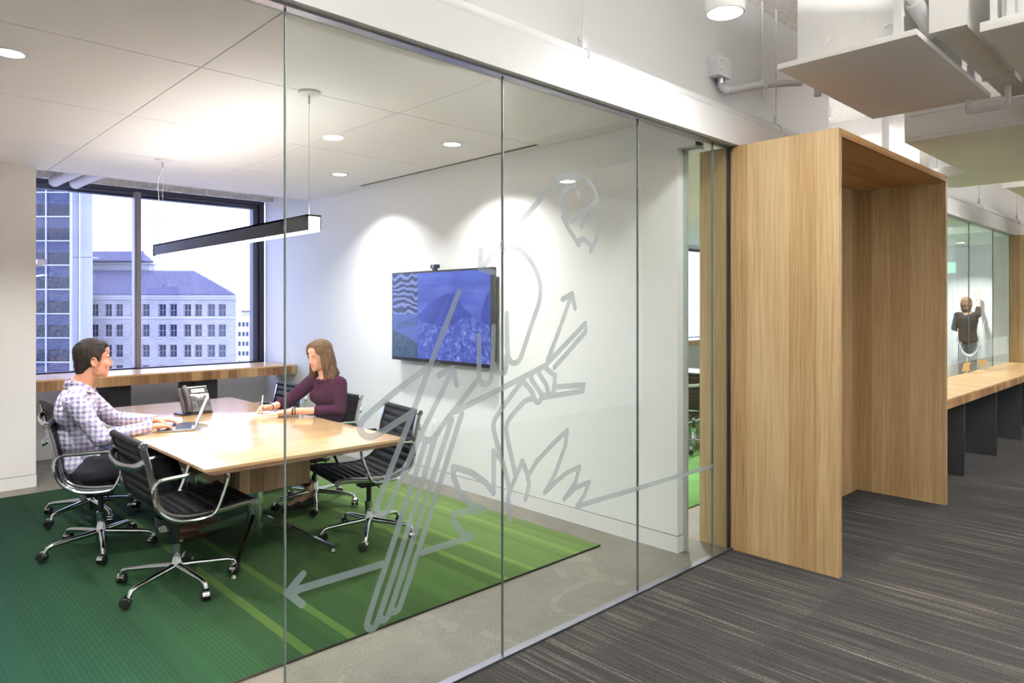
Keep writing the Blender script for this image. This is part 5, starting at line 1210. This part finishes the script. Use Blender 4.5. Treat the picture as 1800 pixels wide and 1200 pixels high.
# ------------------------------------------------------------------ line drawing on the glass
def strokes_mesh(groups, width, y, step=0.006, clip=None):
    """outlines of round-ended strokes as one flat sheet per group (marching squares on a distance field)"""
    res = {}; prev = None
    pts = [p for g in groups.values() for l in g for p in l]
    x0 = min(p[0] for p in pts) - 0.05; x1 = max(p[0] for p in pts) + 0.05; z0 = min(p[1] for p in pts) - 0.05; z1 = max(p[1] for p in pts) + 0.05
    nx = int((x1 - x0) / step) + 1; nz = int((z1 - z0) / step) + 1
    gx = x0 + np.arange(nx) * step; gz = z0 + np.arange(nz) * step
    PX, PZ = np.meshgrid(gx, gz, indexing='ij')
    for name, lines in groups.items():
        d = np.full((nx, nz), 9.0)
        for l in lines:
            for (ax, az), (bx, bz) in zip(l[:-1], l[1:]):
                i0 = max(int((min(ax, bx) - 0.04 - x0) / step), 0); i1 = min(int((max(ax, bx) + 0.04 - x0) / step) + 2, nx)
                j0 = max(int((min(az, bz) - 0.04 - z0) / step), 0); j1 = min(int((max(az, bz) + 0.04 - z0) / step) + 2, nz)
                X_ = PX[i0:i1, j0:j1]; Z_ = PZ[i0:i1, j0:j1]; vx, vz = bx - ax, bz - az; q = vx * vx + vz * vz + 1e-12
                t = np.clip(((X_ - ax) * vx + (Z_ - az) * vz) / q, 0, 1)
                d[i0:i1, j0:j1] = np.minimum(d[i0:i1, j0:j1], np.hypot(X_ - ax - t * vx, Z_ - az - t * vz) - width / 2)
        raw = d.copy()
        if prev is not None: d = np.maximum(d, -prev)
        prev = raw if prev is None else np.minimum(prev, raw)
        V = {}; vs = []; F = []
        def vert(key, x, z):
            if key not in V: V[key] = len(vs); vs.append((x, y, z))
            return V[key]
        ins = d < 0
        any4 = ins[:-1, :-1] | ins[1:, :-1] | ins[:-1, 1:] | ins[1:, 1:]
        for i, j in np.argwhere(any4):
            c = [(i, j), (i + 1, j), (i + 1, j + 1), (i, j + 1)]; poly = []
            for k in range(4):
                a, b = c[k], c[(k + 1) % 4]; da, db = d[a], d[b]
                if da < 0: poly.append(vert(('c',) + a, gx[a[0]], gz[a[1]]))
                if (da < 0) != (db < 0):
                    t = da / (da - db); key = ('e',) + (a + b if a < b else b + a)
                    poly.append(vert(key, gx[a[0]] + (gx[b[0]] - gx[a[0]]) * t, gz[a[1]] + (gz[b[1]] - gz[a[1]]) * t))
            if len(poly) >= 3: F.append(tuple(poly))
        m = MB(); m.add(vs, F); res[name] = m
    return res
DEC = {'parrot':[[(1991,1735),(2451,2157),(2484,2180),(2545,2202),(2605,2215),(2661,2208),(2714,2186),(2759,2143),(2786,2085),(2795,2010),(2772,1920),(2718,1842)],[(1991,1735),(2054,1792),(2112,1826),(2161,1834),(2226,1820),(2296,1763),(2342,1696),(2353,1635),(2342,1573),(2304,1505),(2230,1344),(2211,1314),(2179,1303),(2154,1315),(2137,1341),(2133,1529)],[(2745,2086),(2652,2023),(2575,1971),(2533,2001),(2504,2026),(2492,2079),(2504,2108),(2533,2136),(2583,2156)],[(2508,1990),(2550,1938),(2596,1900),(2622,1867)],[(2723,1868),(2687,1889),(2652,1898),(2617,1881)],[(2700,2021),(2674,1979),(2643,1960)],[(2617,2127),(2622,2104)],[(1968,1435),(1968,1256),(1981,1233),(2004,1221),(2027,1227),(2044,1251),(2054,1473)],[(2054,1308),(2074,1269),(2109,1261),(2130,1278),(2133,1341)],[(1857,1622),(1732,1372),(1709,1327),(1625,1147),(1456,812),(1454,787),(1464,772),(1481,764),(1499,769),(1510,784),(1549,867),(1658,1046),(1827,1302)],[(1712,1325),(1557,1243),(1396,1143),(1379,1115),(1392,1084),(1424,1067),(1461,1075),(1616,1141)],[(1965,1247),(1827,1126),(1767,1072),(1741,1038),(1715,1020),(1689,1021),(1666,1036),(1655,1051)],[(1683,1015),(1562,721),(1411,379),(1414,359),(1429,346),(1446,347),(1456,359),(1611,710),(1735,1036)],[(1466,384),(1479,365),(1497,363),(1512,378),(1649,702),(1818,1092)],[(1518,396),(1531,379),(1549,380),(1562,394),(1695,692),(1873,1109)]],'branch':[[(1827,1121),(2001,1170),(2208,1229),(2384,1283),(2674,1477),(2678,1434),(2447,1271)],[(2400,1307),(2488,1461)],[(2230,1220),(2109,1115),(2061,1069),(2051,1038),(2057,1007),(2085,928),(2154,747),(2140,704),(2144,665),(2154,607)],[(2307,1134),(2252,1134),(2172,1078),(2133,1041),(2126,1006),(2190,792)],[(2241,1216),(2300,1162),(2311,1129),(2334,1111),(2357,1125),(2357,1154),(2289,1223),(2289,1239)],[(2357,1154),(2373,1139),(2404,1147),(2392,1189),(2342,1246)],[(2404,1147),(2423,1137),(2443,1160),(2451,1230),(2388,1270)],[(2455,1176),(2665,1170),(2656,1140),(2365,1135)]],'leaf':[[(2102,885),(2054,928),(2054,743),(2007,798),(1926,854),(1827,894),(1827,854),(1857,789),(1926,715),(2001,681),(1827,702),(1833,660),(1873,611),(1929,579),(1644,578)],[(2140,717),(2190,792),(2230,856),(2263,793),(2274,744),(2252,677)],[(2270,784),(2326,841),(2435,906),(2537,958),(2525,888),(2455,766),(2380,685),(2476,730),(2537,753),(2630,766),(2600,695),(2516,629),(2600,667),(2705,679),(2665,618),(2609,575),(3129,572),(3896,571)]],'arrow':[[(1981,1801),(1975,1724),(2051,1712)],[(1752,1281),(1827,1306),(1845,1234)],[(1492,579),(1097,579)],[(1154,627),(1097,579),(1152,522)],[(2488,1461),(2571,1619)],[(2504,1596),(2575,1624),(2596,1554)]]}
DEC = {k: [[(x / 1000, z / 1000) for x, z in smo] for smo in v] for k, v in DEC.items()}
dec = empty('glass_decal', (0, 0, 0), 0, 'large frosted line drawing of a perched bird with branch, leaves and arrows on the glass', 'decal')
def chaikin(P, it=2):
    for _ in range(it):
        Q = [P[0]]
        for a, b in zip(P[:-1], P[1:]):
            Q.append((a[0] * 0.75 + b[0] * 0.25, a[1] * 0.75 + b[1] * 0.25)); Q.append((a[0] * 0.25 + b[0] * 0.75, a[1] * 0.25 + b[1] * 0.75))
        P = Q + [P[-1]]
    return P
for i in (0, 1, 2, 3, 7, 8, 9, 10, 11, 12, 13, 14): DEC['parrot'][i] = chaikin(DEC['parrot'][i])
for i in (2, 3, 4): DEC['branch'][i] = chaikin(DEC['branch'][i])
AR = DEC.pop('arrow'); DEC.update(arrow=AR[0:1], arrow2=AR[1:2], arrow3=AR[2:4], arrow4=AR[4:6])
for n_, m in strokes_mesh(DEC, 0.027, 2.2555).items():
    o = m.build({'parrot': 'bird_outline', 'branch': 'branch_outline', 'leaf': 'leaf_outline'}.get(n_, 'arrow_outline'), M['film'], dec, smooth=False, fix=False)
# second drawing on the far glass: drop shaped opening with a comb of lines and two feet
d2_ = empty('glass_decal', (0, 0, 0), 0, 'white drop shaped line drawing with combed lines on the far glass room', 'decal')
drop = smooth_path([(9.60, 1.96, 0), (9.49, 1.553, 0), (9.42, 1.353, 0), (9.41, 1.18, 0), (9.60, 1.03, 0), (9.965, 0.965, 0), (10.27, 1.02, 0), (10.48, 1.15, 0), (10.62, 1.33, 0), (10.80, 1.6, 0)], 6)
sk = strokes_mesh({'drop': [[(p.x, p.y) for p in drop[14:50]]]}, 0.03, 2.2555, 0.01)
sk['drop'].build('drop_outline', M['film_white'], d2_, smooth=False, fix=False)
for i in range(46):
    x_ = 8.55 + 0.075 * i
    lo = 0.90; hi = 1.14
    if 9.5 < x_ < 10.4: hi = 1.0 + 0.22 * abs((x_ - 9.95) / 0.45) ** 2 - 0.05
    m = MB(); m.add([(x_, 2.2555, lo), (x_ + 0.022, 2.2555, lo), (x_ + 0.022, 2.2555, hi), (x_, 2.2555, hi)], [(0, 1, 2, 3)])
    m.build('comb_line', M['film_white'], d2_, smooth=False, fix=False)
for P in ([(9.56, 0.79), (9.66, 0.886), (9.99, 0.888), (9.90, 0.83), (9.94, 0.775)], [(10.26, 0.881), (10.69, 0.887), (10.81, 0.80), (10.37, 0.781), (10.42, 0.83)]):
    MB().add([(x, 2.2553, z) for x, z in P], [tuple(range(5))]).build('foot_shape', M['film_tan'], d2_, smooth=False, fix=False)

# whiteboards of the far room
for y0, y1, z0, z1, lb in ((3.04, 3.79, 0.74, 2.28, 'whiteboard with faint marker lines the far woman writes on'), (3.99, 4.67, 0.67, 2.16, 'blank whiteboard deeper in the far glass room')):
    wb = empty('whiteboard', (16.2495, 0, 0), 0, lb, 'whiteboard')
    MB().box(-0.012, 0, y0, y1, z0, z1).build('board', M['white'], wb, smooth=False)
    MB().box(-0.018, 0, y0 - 0.012, y0, z0, z1).box(-0.018, 0, y1, y1 + 0.012, z0, z1).box(-0.018, 0, y0 - 0.012, y1 + 0.012, z0 - 0.012, z0).box(-0.018, 0, y0 - 0.012, y1 + 0.012, z1, z1 + 0.012).build('frame', M['white'], wb, smooth=False)
    if y0 < 2.5:
        m = MB()
        for P in ([(3.42, 1.90), (3.36, 1.82), (3.30, 1.72)], [(3.38, 1.78), (3.28, 1.80), (3.2, 1.64)], [(3.3, 2.0), (3.24, 1.88), (3.16, 1.78)], [(3.36, 1.6), (3.26, 1.58)], [(3.28, 1.45), (3.2, 1.5)]):
            m.tube([(-0.0125, a, b) for a, b in P], 0.0028, 5)
        m.build('marker_lines', M['frame'], wb)
